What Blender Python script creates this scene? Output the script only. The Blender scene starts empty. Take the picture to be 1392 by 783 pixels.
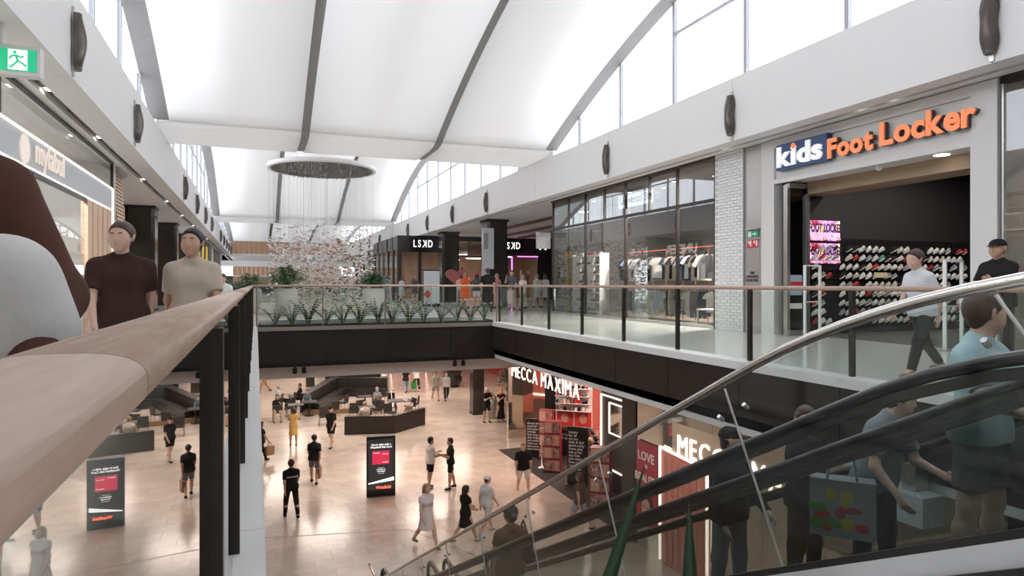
import bpy, math, random, numpy as np
from mathutils import Vector, Matrix
R = math.radians
sc = bpy.context.scene
COL = sc.collection
# ------------------------------------------------------------------ camera, world, exposure
cd = bpy.data.cameras.new('camera'); cam = bpy.data.objects.new('camera', cd); COL.objects.link(cam)
cam.location = (0, 0, 1.15); cam.rotation_euler = (R(90), 0, -math.atan(348/900))
cd.sensor_width = 36; cd.lens = 36*900/1392; cd.shift_y = -5.5/1392; cd.clip_start = .03; cd.clip_end = 400
sc.camera = cam
w = bpy.data.worlds.new('overcast_sky'); sc.world = w; w.use_nodes = True
bg = w.node_tree.nodes['Background']; bg.inputs[0].default_value = (.93, .96, 1, 1); bg.inputs[1].default_value = 4.2
sc.view_settings.view_transform = 'Standard'; sc.view_settings.look = 'None'
sc.view_settings.gamma = 1; sc.view_settings.exposure = 0.17; sc.view_settings.use_curve_mapping = False
sc.cycles.max_bounces = 10; sc.cycles.diffuse_bounces = 5; sc.cycles.glossy_bounces = 4
sc.cycles.transparent_max_bounces = 24; sc.cycles.sample_clamp_indirect = 6; sc.cycles.caustics_reflective = False; sc.cycles.caustics_refractive = False

def lamp(name, kind, loc, power, col=(1, 1, 1), size=1, size_y=None, rot=(0, 0, 0), spot=None, parent=None, portal=False):
    l = bpy.data.lights.new(name, kind); l.energy = power; l.color = col
    if kind == 'AREA':
        l.size = size
        if size_y: l.shape = 'RECTANGLE'; l.size_y = size_y
        if portal: l.cycles.is_portal = True
    elif kind == 'SPOT': l.spot_size = R(spot or 100); l.spot_blend = .6; l.shadow_soft_size = size
    else: l.shadow_soft_size = size
    o = bpy.data.objects.new(name, l); COL.objects.link(o); o.location = loc; o.rotation_euler = rot
    if parent: o.parent = parent
    return o
# daylight sampling guides in the clerestory openings
for y0, y1 in ((-4, 22), (25.5, 52), (56, 82)):
    for x, ry in ((-2.95, -90), (10.35, 90)):
        lamp('portal', 'AREA', (x, (y0+y1)/2, 7.4), 1, size=4, size_y=y1-y0, rot=(0, R(ry), 0), portal=True)
# ceiling lamps of the lower mall and of the shops (each hangs under its own ceiling)
WARM = (1, .85, .75)
for x, y, p in ((3, 24, 150), (7, 24, 150), (3, 32, 220), (8, 32, 220), (1, 40, 220), (7, 40, 220), (12, 40, 180), (3, 48, 200), (10, 48, 150), (8, 8, 60), (8, 13, 70)):
    lamp('mall_lamp', 'AREA', (x, y, -1.12), p*1.0, WARM, 2.2)
for x, y, z, p, c, s in ((12.9, 15, 4.3, 1190, (1, .9, .82), .3), (12.9, 17.2, 4.3, 190, (1, .9, .82), .3), (12.9, 19.4, 4.3, 190, (1, .9, .82), .3), (13.4, 22, 4.3, 110, (1, .9, .82), .3),
                         (13, 9.6, 3.9, 50, (1, .93, .88), .3), (15.5, 9.6, 3.9, 50, (1, .93, .88), .3),
                         (13, 3.5, 4.2, 80, (1, .9, .8), .4), (11, 49, 4.25, 200, (1, .9, .8), .5), (16, 49, 4.25, 200, (1, .85, .75), .5),
                         (-4.9, 16, 4.3, 230, (1, .95, .9), .3), (-4.9, 12, 4.3, 230, (1, .95, .9), .3), (-4.9, 7, 4.3, 230, (1, .95, .9), .3), (-6.5, 28, 4.3, 120, (1, .86, .7), .4), (-6.5, 44, 4.3, 150, (1, .86, .7), .4),
                         (13.2, 24.5, -1.3, 190, (1, .72, .62), 1), (12.4, 20.6, -1.3, 230, (1, .62, .52), 1), (11.0, 13, -1.4, 60, (1, .6, .5), 1.5)):
    lamp('shop_lamp', 'AREA', (x, y, z), p, c, s)
for y in (4, 10, 16, 24, 33, 42, 52, 64, 78):
    lamp('walkway_lamp', 'AREA', (-3.34, y, 4.53), 170, (1, .92, .84), .12)
    lamp('walkway_lamp', 'AREA', (10.615, y, 4.55), 170, (1, .94, .88), .1)

# ------------------------------------------------------------------ materials
MATS = {}
def M(name, col=(.8, .8, .8), rough=.5, metal=0., var=.06, scale=6, emit=None, es=1., bump=0., spec=.5, island=0.):
    if name in MATS: return MATS[name]
    m = bpy.data.materials.new(name); m.use_nodes = True; nt = m.node_tree; b = nt.nodes['Principled BSDF']
    tc = nt.nodes.new('ShaderNodeTexCoord'); nz = nt.nodes.new('ShaderNodeTexNoise'); nz.inputs['Scale'].default_value = scale; nz.inputs['Detail'].default_value = 4
    nt.links.new(tc.outputs['Object'], nz.inputs['Vector'])
    mx = nt.nodes.new('ShaderNodeMix'); mx.data_type = 'RGBA'
    mx.inputs['A'].default_value = (*[c*(1-var) for c in col], 1); mx.inputs['B'].default_value = (*[min(1, c*(1+var)) for c in col], 1)
    nt.links.new(nz.outputs['Fac'], mx.inputs['Factor']); out = mx.outputs['Result']
    if island:
        oi = nt.nodes.new('ShaderNodeObjectInfo'); ge = nt.nodes.new('ShaderNodeNewGeometry'); ad = nt.nodes.new('ShaderNodeMath'); ad.operation = 'ADD'
        nt.links.new(oi.outputs['Random'], ad.inputs[0]); nt.links.new(ge.outputs['Random Per Island'], ad.inputs[1])
        fr = nt.nodes.new('ShaderNodeMath'); fr.operation = 'FRACT'; nt.links.new(ad.outputs[0], fr.inputs[0])
        mr = nt.nodes.new('ShaderNodeMapRange'); mr.inputs[3].default_value = 1-island; mr.inputs[4].default_value = 1+island*.5; nt.links.new(fr.outputs[0], mr.inputs[0])
        hv = nt.nodes.new('ShaderNodeHueSaturation'); nt.links.new(mr.outputs[0], hv.inputs['Value']); nt.links.new(out, hv.inputs['Color']); out = hv.outputs['Color']
    nt.links.new(out, b.inputs['Base Color'])
    b.inputs['Roughness'].default_value = rough; b.inputs['Metallic'].default_value = metal; b.inputs['Specular IOR Level'].default_value = spec
    if bump:
        bp = nt.nodes.new('ShaderNodeBump'); bp.inputs['Strength'].default_value = bump; bp.inputs['Distance'].default_value = .01
        nt.links.new(nz.outputs['Fac'], bp.inputs['Height']); nt.links.new(bp.outputs[0], b.inputs['Normal'])
    if emit: b.inputs['Emission Color'].default_value = (*emit, 1); b.inputs['Emission Strength'].default_value = es
    MATS[name] = m; return m
def wood(name, c1, c2, rough=.35, stretch=(12, .6, 12), scale=2.5):
    if name in MATS: return MATS[name]
    m = bpy.data.materials.new(name); m.use_nodes = True; nt = m.node_tree; b = nt.nodes['Principled BSDF']
    tc = nt.nodes.new('ShaderNodeTexCoord'); mp = nt.nodes.new('ShaderNodeMapping'); mp.inputs['Scale'].default_value = stretch
    nz = nt.nodes.new('ShaderNodeTexNoise'); nz.inputs['Scale'].default_value = scale; nz.inputs['Detail'].default_value = 6; nz.inputs['Roughness'].default_value = .65
    cr = nt.nodes.new('ShaderNodeValToRGB'); cr.color_ramp.elements[0].position = .3; cr.color_ramp.elements[1].position = .7
    cr.color_ramp.elements[0].color = (*c1, 1); cr.color_ramp.elements[1].color = (*c2, 1)
    nt.links.new(tc.outputs['Object'], mp.inputs[0]); nt.links.new(mp.outputs[0], nz.inputs['Vector']); nt.links.new(nz.outputs['Fac'], cr.inputs[0]); nt.links.new(cr.outputs[0], b.inputs['Base Color'])
    b.inputs['Roughness'].default_value = rough
    MATS[name] = m; return m
def glass(name, tint=(.93, .96, .95), refl=1., rough=.01, base=.05):
    if name in MATS: return MATS[name]
    m = bpy.data.materials.new(name); m.use_nodes = True; nt = m.node_tree; nt.nodes.clear()
    o = nt.nodes.new('ShaderNodeOutputMaterial'); mx = nt.nodes.new('ShaderNodeMixShader'); t = nt.nodes.new('ShaderNodeBsdfTransparent'); g = nt.nodes.new('ShaderNodeBsdfGlossy')
    t.inputs[0].default_value = (*tint, 1); g.inputs['Roughness'].default_value = rough
    lw = nt.nodes.new('ShaderNodeLayerWeight'); lw.inputs[0].default_value = .5
    p = nt.nodes.new('ShaderNodeMath'); p.operation = 'POWER'; p.inputs[1].default_value = 4.0
    ma = nt.nodes.new('ShaderNodeMath'); ma.operation = 'MULTIPLY_ADD'; ma.inputs[1].default_value = refl*.9; ma.inputs[2].default_value = base; ma.use_clamp = True
    nt.links.new(lw.outputs['Facing'], p.inputs[0]); nt.links.new(p.outputs[0], ma.inputs[0]); nt.links.new(ma.outputs[0], mx.inputs[0])
    nt.links.new(t.outputs[0], mx.inputs[1]); nt.links.new(g.outputs[0], mx.inputs[2]); nt.links.new(mx.outputs[0], o.inputs[0])
    MATS[name] = m; return m
def cloth(c, name=None):
    return M('cloth_%02x%02x%02x' % tuple(int(max(0, min(1, v))*255) for v in c), c, .85, var=.1, scale=14, spec=.2)
WHITE = M('white_plaster', (.76, .75, .745), .6, var=.02, scale=2)
ROOFW = M('roof_white', (.86, .86, .86), .7, var=.015, scale=1)
def membrane(name, col, tr):
    m = bpy.data.materials.new(name); m.use_nodes = True; nt = m.node_tree; nt.nodes.clear()
    o = nt.nodes.new('ShaderNodeOutputMaterial'); mx = nt.nodes.new('ShaderNodeMixShader'); d = nt.nodes.new('ShaderNodeBsdfDiffuse'); t = nt.nodes.new('ShaderNodeBsdfTranslucent')
    tc = nt.nodes.new('ShaderNodeTexCoord'); nz = nt.nodes.new('ShaderNodeTexNoise'); nz.inputs['Scale'].default_value = .6; nt.links.new(tc.outputs['Object'], nz.inputs['Vector'])
    cm = nt.nodes.new('ShaderNodeMix'); cm.data_type = 'RGBA'; cm.inputs['A'].default_value = (*[c*.98 for c in col], 1); cm.inputs['B'].default_value = (*col, 1); nt.links.new(nz.outputs['Fac'], cm.inputs['Factor'])
    for b in (d, t): nt.links.new(cm.outputs['Result'], b.inputs[0])
    mx.inputs[0].default_value = tr; nt.links.new(d.outputs[0], mx.inputs[1]); nt.links.new(t.outputs[0], mx.inputs[2]); nt.links.new(mx.outputs[0], o.inputs[0]); return m
ROOFT = membrane('roof_membrane', (.86, .855, .85), .27)      # pale roof skin, translucency added so daylight brightens the ceiling evenly
GREY = M('grey_strip', (.27, .265, .26), .55, var=.08)
FRAMEG = M('window_frame_grey', (.40, .41, .43), .45, .2)
BRONZE = M('bronze_dark', (.030, .023, .019), .38, .2, var=.2, scale=3, spec=.4)
PANELM = M('fascia_metal', (.026, .020, .017), .36, 0, var=.3, scale=1.2, spec=.32)
BLACK = M('black_satin', (.012, .011, .011), .35)
DARK = M('dark_wall', (.022, .02, .02), .6)
CHROME = M('chrome_tube', (.62, .58, .55), .16, 1)
STEEL = M('steel', (.55, .53, .51), .3, .9)
KERB = M('kerb_stone', (.68, .67, .66), .4, var=.04)
TILEU = M('upper_tile', (.74, .715, .68), .14, var=.05, scale=1.5)
RAILW = wood('rail_timber', (.40, .27, .205), (.52, .375, .29), .42, (40, 3, 40))
TIMBER = wood('timber_clad', (.40, .22, .12), (.56, .34, .21), .5, (6, 6, .5))
BATTEN = wood('batten_timber', (.18, .07, .035), (.28, .12, .06), .5, (6, .5, 6))
PALEW = wood('pale_timber', (.55, .36, .24), (.72, .52, .38), .5, (1, 6, 6))
GL = glass('balustrade_glass', (.92, .955, .94), .7, base=.025)
GLF = glass('left_shop_glass', (.93, .95, .95), .45, base=.03)
GLR = glass('near_glass', (.88, .92, .91), 1.4, base=.09)
GLS = glass('shop_glass', (.90, .92, .92), .9, base=.085)
GLE = glass('escalator_glass', (.90, .92, .915), .45, base=.018)
GLW = glass('clerestory_glass', (.97, .98, 1), .6, base=.03)
NEON = M('neon_warm_white', (1, .9, .85), .5, emit=(1, .74, .64), es=2.0)
LAMPW = M('lamp_face', (1, .95, .9), .5, emit=(1, .92, .82), es=7)
STRIPL = M('strip_light', (1, .9, .8), .5, emit=(1, .86, .72), es=1.3)

# ------------------------------------------------------------------ mesh builder
class MB:
    def __init__(s): s.v = []; s.f = []
    def add(s, v, f):
        n = len(s.v); s.v += [tuple(p) for p in v]; s.f += [tuple(i+n for i in q) for q in f]; return s
    def box(s, x0, x1, y0, y1, z0, z1):
        return s.add([(x0,y0,z0),(x1,y0,z0),(x1,y1,z0),(x0,y1,z0),(x0,y0,z1),(x1,y0,z1),(x1,y1,z1),(x0,y1,z1)],
                     [(3,2,1,0),(4,5,6,7),(0,1,5,4),(1,2,6,5),(2,3,7,6),(3,0,4,7)])
    def prism(s, pts, axis, a, b):
        """polygon pts (2D) extruded along axis from a to b"""
        n = len(pts)
        def P(p, t): return (t, p[0], p[1]) if axis == 0 else ((p[0], t, p[1]) if axis == 1 else (p[0], p[1], t))
        return s.add([P(p, a) for p in pts]+[P(p, b) for p in pts], [tuple(range(n))[::-1], tuple(range(n, 2*n))]+[(i, (i+1) % n, n+(i+1) % n, n+i) for i in range(n)])
    def lathe(s, prof, c=(0, 0, 0), n=20, cap=True):
        v = []; f = []
        for r, z in prof: v += [(c[0]+r*math.cos(2*math.pi*i/n), c[1]+r*math.sin(2*math.pi*i/n), c[2]+z) for i in range(n)]
        for k in range(len(prof)-1): f += [(k*n+i, k*n+(i+1) % n, (k+1)*n+(i+1) % n, (k+1)*n+i) for i in range(n)]
        if cap: f += [tuple(range(n))[::-1], tuple(range((len(prof)-1)*n, len(prof)*n))]
        return s.add(v, f)
    def tube(s, path, r, n=8, sx=1.):
        """r number or list; closed ends"""
        P = [Vector(p) for p in path]; m = len(P); rr = r if isinstance(r, (list, tuple)) else [r]*m
        v = []; f = []; up = None
        for i in range(m):
            t = (P[min(i+1, m-1)]-P[max(i-1, 0)]).normalized()
            if up is None: up = Vector((1, 0, 0)) if abs(t.x) < .9 else Vector((0, 1, 0))
            a = (up - t*up.dot(t)).normalized(); b = t.cross(a); up = a
            v += [tuple(P[i]+a*(rr[i]*sx*math.cos(2*math.pi*k/n))+b*(rr[i]*math.sin(2*math.pi*k/n))) for k in range(n)]
        for i in range(m-1): f += [(i*n+k, i*n+(k+1) % n, (i+1)*n+(k+1) % n, (i+1)*n+k) for k in range(n)]
        f += [tuple(range(n))[::-1], tuple(range((m-1)*n, m*n))]
        return s.add(v, f)
    def ball(s, c, r, n=10, m=7):
        rs = r if isinstance(r, (list, tuple)) else (r, r, r)
        v = [(c[0], c[1], c[2]-rs[2])]; f = []
        for j in range(1, m):
            a = math.pi*j/m-math.pi/2
            v += [(c[0]+rs[0]*math.cos(a)*math.cos(2*math.pi*i/n), c[1]+rs[1]*math.cos(a)*math.sin(2*math.pi*i/n), c[2]+rs[2]*math.sin(a)) for i in range(n)]
        v.append((c[0], c[1], c[2]+rs[2])); L = len(v)-1
        for i in range(n): f.append((0, 1+(i+1) % n, 1+i)); f.append((L, L-n+i, L-n+(i+1) % n))
        for j in range(m-2): f += [(1+j*n+i, 1+j*n+(i+1) % n, 1+(j+1)*n+(i+1) % n, 1+(j+1)*n+i) for i in range(n)]
        return s.add(v, f)
    def mesh(s, name, mat, smooth=False, off=None):
        me = bpy.data.meshes.new(name)
        v = s.v if off is None else [(a-off[0], b-off[1], c-off[2]) for a, b, c in s.v]
        me.from_pydata(v, [], s.f)
        if mat: me.materials.append(mat)
        if smooth: me.shade_smooth()
        me.update(); return me
    def build(s, name, mat, parent=None, smooth=False):
        off = None
        if parent is not None: off = parent.get('_o') if '_o' in parent else None
        return link(name, s.mesh(name, mat, smooth, off), parent)
def link(name, me, parent=None, loc=None, rot=None):
    o = bpy.data.objects.new(name, me); COL.objects.link(o)
    if parent is not None: o.parent = parent
    if loc is not None: o.location = loc
    if rot is not None: o.rotation_euler = rot
    return o
def tag(o, label, cat, group=None, kind=None):
    if len(label.split()) > 16: print('LONG', label)
    o['label'] = label; o['category'] = cat
    if group: o['group'] = group
    if kind: o['kind'] = kind
    return o
def thing(name, label, cat, loc=(0, 0, 0), rz=0, group=None, world=False):
    """world=True: parts are given in world coordinates and shifted to the empty"""
    o = bpy.data.objects.new(name, None); COL.objects.link(o); o.location = loc; o.rotation_euler = (0, 0, rz); o.empty_display_size = .2
    if world: o['_o'] = tuple(loc)
    return tag(o, label, cat, group)
def struct(name, mb=None, mat=None, smooth=False, loc=(0, 0, 0)):
    if mb is None:
        o = bpy.data.objects.new(name, None); COL.objects.link(o); o.location = loc; o['_o'] = tuple(loc)
    else: o = mb.build(name, mat, None, smooth)
    o['kind'] = 'structure'; return o
def copy_tree(o, parent=None):
    c = o.copy(); COL.objects.link(c)
    if parent is not None: c.parent = parent
    for ch in o.children: copy_tree(ch, c)
    return c
def bx(name, b, mat, parent=None): return MB().box(*b).build(name, mat, parent)
def pbx(name, b, mat, label, cat, group=None): return tag(bx(name, b, mat), label, cat, group)

# ------------------------------------------------------------------ lettering
_cw = {}
def char_widths(chars):
    tmp = {}
    for ch in chars:
        cu = bpy.data.curves.new('t', 'FONT'); cu.body = ch; o = bpy.data.objects.new('t', cu); COL.objects.link(o); tmp[ch] = o
    bpy.context.view_layer.update()
    for ch, o in tmp.items():
        xs = [p[0] for p in o.bound_box]; ys = [p[1] for p in o.bound_box]; _cw[ch] = (min(xs), max(xs), min(ys), max(ys))
        cu = o.data; bpy.data.objects.remove(o); bpy.data.curves.remove(cu)
char_widths('ABCDEFGHIKLMNOPRSTUVXYabcdefhiklnoprstuvxyz')
FACE = {'-X': (R(90), 0, R(-90)), '+X': (R(90), 0, R(90)), '-Y': (R(90), 0, 0), '+Y': (R(90), 0, R(180))}
def text(name, body, size, mat, parent, loc, face='-X', extrude=.004, bold=0., align='LEFT', width=None, rz=None, space=1.0):
    cu = bpy.data.curves.new(name, 'FONT'); cu.body = body; cu.size = size; cu.extrude = extrude; cu.offset = bold; cu.align_x = align; cu.space_line = space; cu.resolution_u = 3
    cu.materials.append(mat); o = bpy.data.objects.new(name, cu); COL.objects.link(o)
    if parent is not None:
        o.parent = parent
        if '_o' in parent: loc = [loc[i]-parent['_o'][i] for i in range(3)]
    o.location = loc; o.rotation_euler = FACE[face] if rz is None else (R(90), 0, rz)
    return o
def letters(s, cap, total, mat, parent, loc, face='-X', extrude=.03, bold=0., gap=.14, name='letter', ymap=None):
    """every letter its own part; cap = capital height, total = length of the word"""
    size = cap/(_cw['L'][3]-_cw['L'][2]); pos = []; x = 0
    for ch in s:
        if ch == ' ': x += .30; continue
        a, b, *_ = _cw[ch]; pos.append((ch, x-a)); x += (b-a)+gap
    x -= gap; sx = total/(x*size)
    dx = {'-X': (0, -1), '+X': (0, 1), '-Y': (1, 0), '+Y': (-1, 0)}[face]
    for ch, px in pos:
        t = px*size*sx
        o = text(name, ch, size, mat, parent, (loc[0]+dx[0]*t, loc[1]+dx[1]*t, loc[2]), face, extrude, bold)
        o.scale = (sx, 1, 1)
        if s == 'LSKD' and ch == 'K': o.scale = (-sx, 1, 1); o.location.x += (_cw[ch][1]+_cw[ch][0])*size*sx

# ------------------------------------------------------------------ floors, slabs, fascias
Z1 = -5.75
for b in ((-12, .03, -14, 112, -1, 0), (.03, 2.05, -14, 1.95, -1, 0), (2.05, 6.5, -14, 1.0, -1, 0), (6.5, 24, -14, 112, -1, 0), (.03, 6.5, 18.25, 26, -1, 0), (.03, 6.5, 44, 112, -1, 0)):
    struct('floor', MB().box(*b), TILEU)
struct('floor', MB().box(-12, 24, -4, 62, Z1-.3, Z1-.012), M('joint_grey', (.40, .34, .29), .5))
TILEL = M('travertine', (.56, .47, .395), .2, var=.2, scale=2.2, island=.10)
fl = struct('floor', loc=(4, 24, Z1))
TW, TD = .9, .6
tm = MB().box(-TW/2+.002, TW/2-.002, -TD/2+.002, TD/2-.002, -.012, 0).mesh('tile', TILEL)
tiles = []
for i in range(-6, 26):
    for j in range(14, 102):
        x = i*TW+(.45 if j % 2 else 0); y = j*TD
        d = x*.3606+y*.9326; u = 696+900*(x*.9326-y*.3606)/d; v = 386+6210/d
        tiles.append((0 if (340 < u < 1000 and v < 800) else 1, y, x))
tiles.sort(); rest = MB()
for k, (q, y, x) in enumerate(tiles):
    if k < 295: link('tile', tm, fl, (x-4, y-24, 0))
    else: rest.add([(x-TW/2+.003, y-TD/2+.003, Z1), (x+TW/2-.003, y-TD/2+.003, Z1), (x+TW/2-.003, y+TD/2-.003, Z1), (x-TW/2+.003, y+TD/2-.003, Z1)], [(0, 1, 2, 3)])
rt = rest.build('tile_field', TILEL, fl); rt['kind'] = 'stuff'
inl = M('inlay_dark', (.16, .13, .11), .4)
for a, b in (((4.0, 18.4), (5.2, 16.0)), ((.1, 26.0), (6.0, 24.2)), ((6.0, 24.2), (9.3, 27.5)), ((.2, 19.2), (4.0, 18.4))):
    d = Vector((b[0]-a[0], b[1]-a[1], 0)).normalized(); n = Vector((-d.y, d.x, 0))*.018
    MB().add([(a[0]-n.x, a[1]-n.y, Z1+.003), (b[0]-n.x, b[1]-n.y, Z1+.003), (b[0]+n.x, b[1]+n.y, Z1+.003), (a[0]+n.x, a[1]+n.y, Z1+.003)], [(0, 1, 2, 3)]).build('inlay_strip', inl, fl)
# dark bronze fascia panels
t1 = struct('trim_1', loc=(3.3, 18.2, -.5))
for k in range(-2, 4):
    x0 = 1.73+1.71*(k-1); x1 = min(x0+1.71, 6.44) if k < 3 else 6.47
    if x0 < 0: x0 = max(x0, .035)
    if x1 > x0+.1: bx('panel', (x0+.006, x1-.006, 18.16, 18.245, -.93, -.07), PANELM, t1)
bx('lip', (.03, 6.5, 18.12, 18.3, -.065, .03), M('lip_metal', (.36, .31, .27), .35, .6), t1)
bx('lower_band', (.03, 6.5, 18.2, 18.26, -1.02, -.93), BLACK, t1)
t2 = struct('trim_2', loc=(6.5, 9, -.5))
for k in range(11):
    y1 = 18.09-1.743*k; y0 = y1-1.743
    bx('panel', (6.42, 6.495, y0+.007, y1-.007, -.74, -.07), PANELM, t2)
bx('lower_band', (6.5, 6.56, -1, 18.2, -.90, -.74), BLACK, t2)
t3 = struct('trim_3', loc=(6.5, 9, 0))
for k in range(11):
    y1 = 18.09-1.743*k; bx('kerb', (6.38, 6.72, y1-1.743+.002, y1-.002, -.065, .05), KERB, t3)
t4 = struct('trim_4', loc=(0, 6, 0))
for k in range(9): bx('kerb', (-.14, .03, -1.2+2.2*k+.002, -1.2+2.2*(k+1)-.002, -.05, .045), KERB, t4)
bx('edge_fascia', (.03, .04, -1.2, 18.2, -.95, -.055), KERB, t4)
struct('trim_5', MB().box(-4, 7.6, 18.55, 18.85, -1.36, -1.0), M('soffit_edge_white', (.72, .66, .61), .6))
for k, x in enumerate((.95, 1.18, 5.3, 5.55)):
    s_ = thing('spotlight', ('small black spotlight clamped under the far dark fascia, %s pair, %s one' % (('left', 'right')[k//2], ('first', 'second')[k % 2])), 'spotlight', (x, 18.24, -1.02), group='spotlights under the bridge', world=True)
    bx('bracket', (x-.02, x+.02, 18.2, 18.28, -1.06, -1.02), BLACK, s_); MB().lathe([(.05, -.2), (.06, -.19), (.06, -.06), (.04, -.05)], (x, 18.24, -1.0), 12).build('lamp_head', BLACK, s_)

# ------------------------------------------------------------------ roof vaults, clerestory, bulkheads
XL, XR = -2.95, 10.35
def zv(y, c, h, rise): 
    p = min(1, abs(y-c)/h); return 6.02+rise*(1-p**1.8)
VAULTS = ((8.9, 13.3, 3.3), (38.8, 13.3, 3.3), (69, 13, 1.1))
ceil = struct('ceiling', loc=(3.7, 20, 6))
def sheet(x0, x1, f, y0, y1, n, mat, name, parent, th=.12):
    ys = [y0+(y1-y0)*i/n for i in range(n+1)]; v = []; q = []
    for y in ys:
        z = f(y); v += [(x0, y, z), (x1, y, z), (x1, y, z+th), (x0, y, z+th)]
    for i in range(n):
        a = 4*i; b = a+4
        q += [(a, a+1, b+1, b), (a+1, a+2, b+2, b+1), (a+2, a+3, b+3, b+2), (a+3, a, b, b+3)]
    q += [(0, 3, 2, 1), (4*n, 4*n+1, 4*n+2, 4*n+3)]
    return MB().add(v, q).build(name, mat, parent, smooth=False)
for vi, (c, h, rise) in enumerate(VAULTS):
    f = lambda y: zv(y, c, h, rise)
    for k, (x0, x1) in enumerate(((-2.42, 1.36), (1.62, 5.76), (6.02, 9.86))):
        sheet(x0, x1, f, c-h, c+h, 44, ROOFT, 'vault_panel', ceil).data.shade_smooth()
    for x0, x1 in ((1.36, 1.62), (5.76, 6.02)): sheet(x0, x1, lambda y: f(y)+.07, c-h, c+h, 44, GREY if vi < 2 else BLACK, 'recess_strip', ceil)
    for x0, x1 in ((XL, -2.42), (9.86, XR)): sheet(x0, x1, lambda y: f(y)+.03, c-h, c+h, 44, GREY, 'window_head', ceil)
    # clerestory windows, one per side
    for side, x in ((0, XL), (1, XR)):
        win = struct('window_%d' % (vi*2+side+1), loc=(x, c, 6))
        ys = [yy for yy in [20.3-2.75*i+(0, 29.9, 60.1)[vi] for i in range(-1, 10)] if c-h+.3 < yy < c+h-.1]
        for yy in ys:
            zt = f(yy)+.02
            if zt > 5.95: bx('mullion', (x-.05, x+.05, yy-.05, yy+.05, 5.85, zt), FRAMEG, win)
        edges = [c-h]+sorted(ys)+[c+h]
        for a, b in zip(edges[:-1], edges[1:]):
            n = 6; pts = [(a+.05, 5.86), (b-.05, 5.86)]+[(y, max(5.9, f(y))) for y in [b-.05-(b-a-.1)*i/n for i in range(n+1)]]
            MB().prism(pts, 0, x-.008, x+.008).build('pane', GLW, win)
            if min(f(a), f(b)) > 7.85: bx('transom', (x-.03, x+.03, a+.05, b-.05, 7.72, 7.8), FRAMEG, win)
        bx('sill', (x-.12, x+.12, c-h, c+h, 5.78, 5.86), WHITE, win)
for y0, y1 in ((22.2, 25.5), (52.1, 56.0)):   # valleys between the vaults, with turned-down lips
    pts = [(y0, 6.14), (y0, 6.02), (y0+.25, 5.93), (y0+.8, 5.88), (y1-.8, 5.88), (y1-.25, 5.93), (y1, 6.02), (y1, 6.14)]
    for x0, x1 in ((XL-.2, 1.36), (1.62, 5.76), (6.02, XR+.2)): MB().prism(pts, 0, x0, x1).build('valley_panel', ROOFT, ceil)
    for x0, x1 in ((1.36, 1.62), (5.76, 6.02)): MB().prism([(a, b+.05) for a, b in pts], 0, x0, x1).build('recess_strip', GREY, ceil)
    for x in (XL, XR): bx('valley_block', (x-.2, x+.2, y0-.1, y1+.1, 5.78, 6.05), ROOFW, ceil)
bx('end_roof', (XL, XR, 82, 112, 6.0, 6.2), ROOFW, ceil); bx('near_roof', (XL-.3, XR+.3, -14, -4.4, 6.0, 6.15), ROOFT, ceil)
SCY = [.83+5.7*k for k in range(15)]
for side, xf, xb in ((0, -2.7, -2.98), (1, 10.1, 10.38)):
    wl = struct('wall_left' if side == 0 else 'wall_right', loc=(xf, 30, 5))
    es = [-4]+SCY+[82]
    for a, b in zip(es[:-1], es[1:]):
        if b-a > .1: bx('bulkhead_panel', (min(xf, xb), max(xf, xb), a+.006, b-.006, 4.40, 5.83), WHITE, wl)
    # soffit behind the bulkhead
    so = struct('ceiling', loc=(xf, 30, 4.4))
    if side == 0:
        bx('soffit', (-3.25, -2.98, -14, 112, 4.42, 4.6), WHITE, so); bx('slot', (-3.42, -3.25, -14, 112, 4.52, 4.6), BRONZE, so); bx('soffit', (-12, -3.42, -14, 112, 4.42, 4.6), WHITE, so)
    else:
        bx('soffit', (10.38, 10.55, -14, 112, 4.42, 4.6), WHITE, so); bx('slot', (10.55, 10.68, -14, 112, 4.52, 4.6), BRONZE, so); bx('soffit', (10.68, 24, -14, 112, 4.42, 4.6), WHITE, so)
# wall sconces: twisted bronze blades on the bulkhead joints
SC_M = M('sconce_bronze', (.10, .085, .075), .35, .7, var=.3, scale=4)
def sconce_mesh(sg):
    b = MB(); n = 18; v = []; f = []
    for i in range(n+1):
        t = i/n; z = -.45+.9*t; wv = .07+.055*math.sin(math.pi*t)**2+.03*math.sin(2*math.pi*t*1.5); dp = .10+.07*math.sin(math.pi*t)**1.5
        v += [(0, -wv, z), (sg*dp*.8, -wv*.8, z), (sg*dp, 0, z), (sg*dp*.8, wv*.8, z), (0, wv, z)]
    for i in range(n): f += [(i*5+k, i*5+k+1, i*5+5+k+1, i*5+5+k) for k in range(4)]
    f += [(0, 1, 2, 3, 4), tuple(n*5+k for k in (4, 3, 2, 1, 0))]
    return b.add(v, f).mesh('blade', SC_M, True)
for side, x, sg, nm in ((0, -2.7, 1, 'left'), (1, 10.1, -1, 'right')):
    me = sconce_mesh(sg); me2 = MB().box(min(0, -sg*-.03), max(0, sg*.03), -.035, .035, -.55, .55).mesh('back_plate', STEEL)
    n = 0
    for y in SCY:
        if abs(y-23.63) < .3 or abs(y-52.1) < .4 or y < 3: continue
        n += 1
        o = thing('wall_sconce', 'dark bronze twisted wall sconce on the %s white bulkhead, number %s counted from the camera' % (nm, ('one two three four five six seven eight nine ten eleven twelve thirteen fourteen'.split())[n-1]), 'sconce', (x+sg*.001, y, 4.97), group='wall sconces along the bulkheads')
        link('blade', me, o, (sg*.03, 0, 0)); link('back_plate', me2, o)
for x0, x1 in ((-2.98, -2.7), (10.1, 10.38)): struct('wall_left' if x0 < 0 else 'wall_right', MB().box(x0, x1, -14, -4.01, 4.4, 6.0), WHITE)
struct('wall_front', MB().box(-12, 24, -14.2, -14, -6, 6.2), M('far_hall', (.45, .43, .41), .6))
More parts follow.
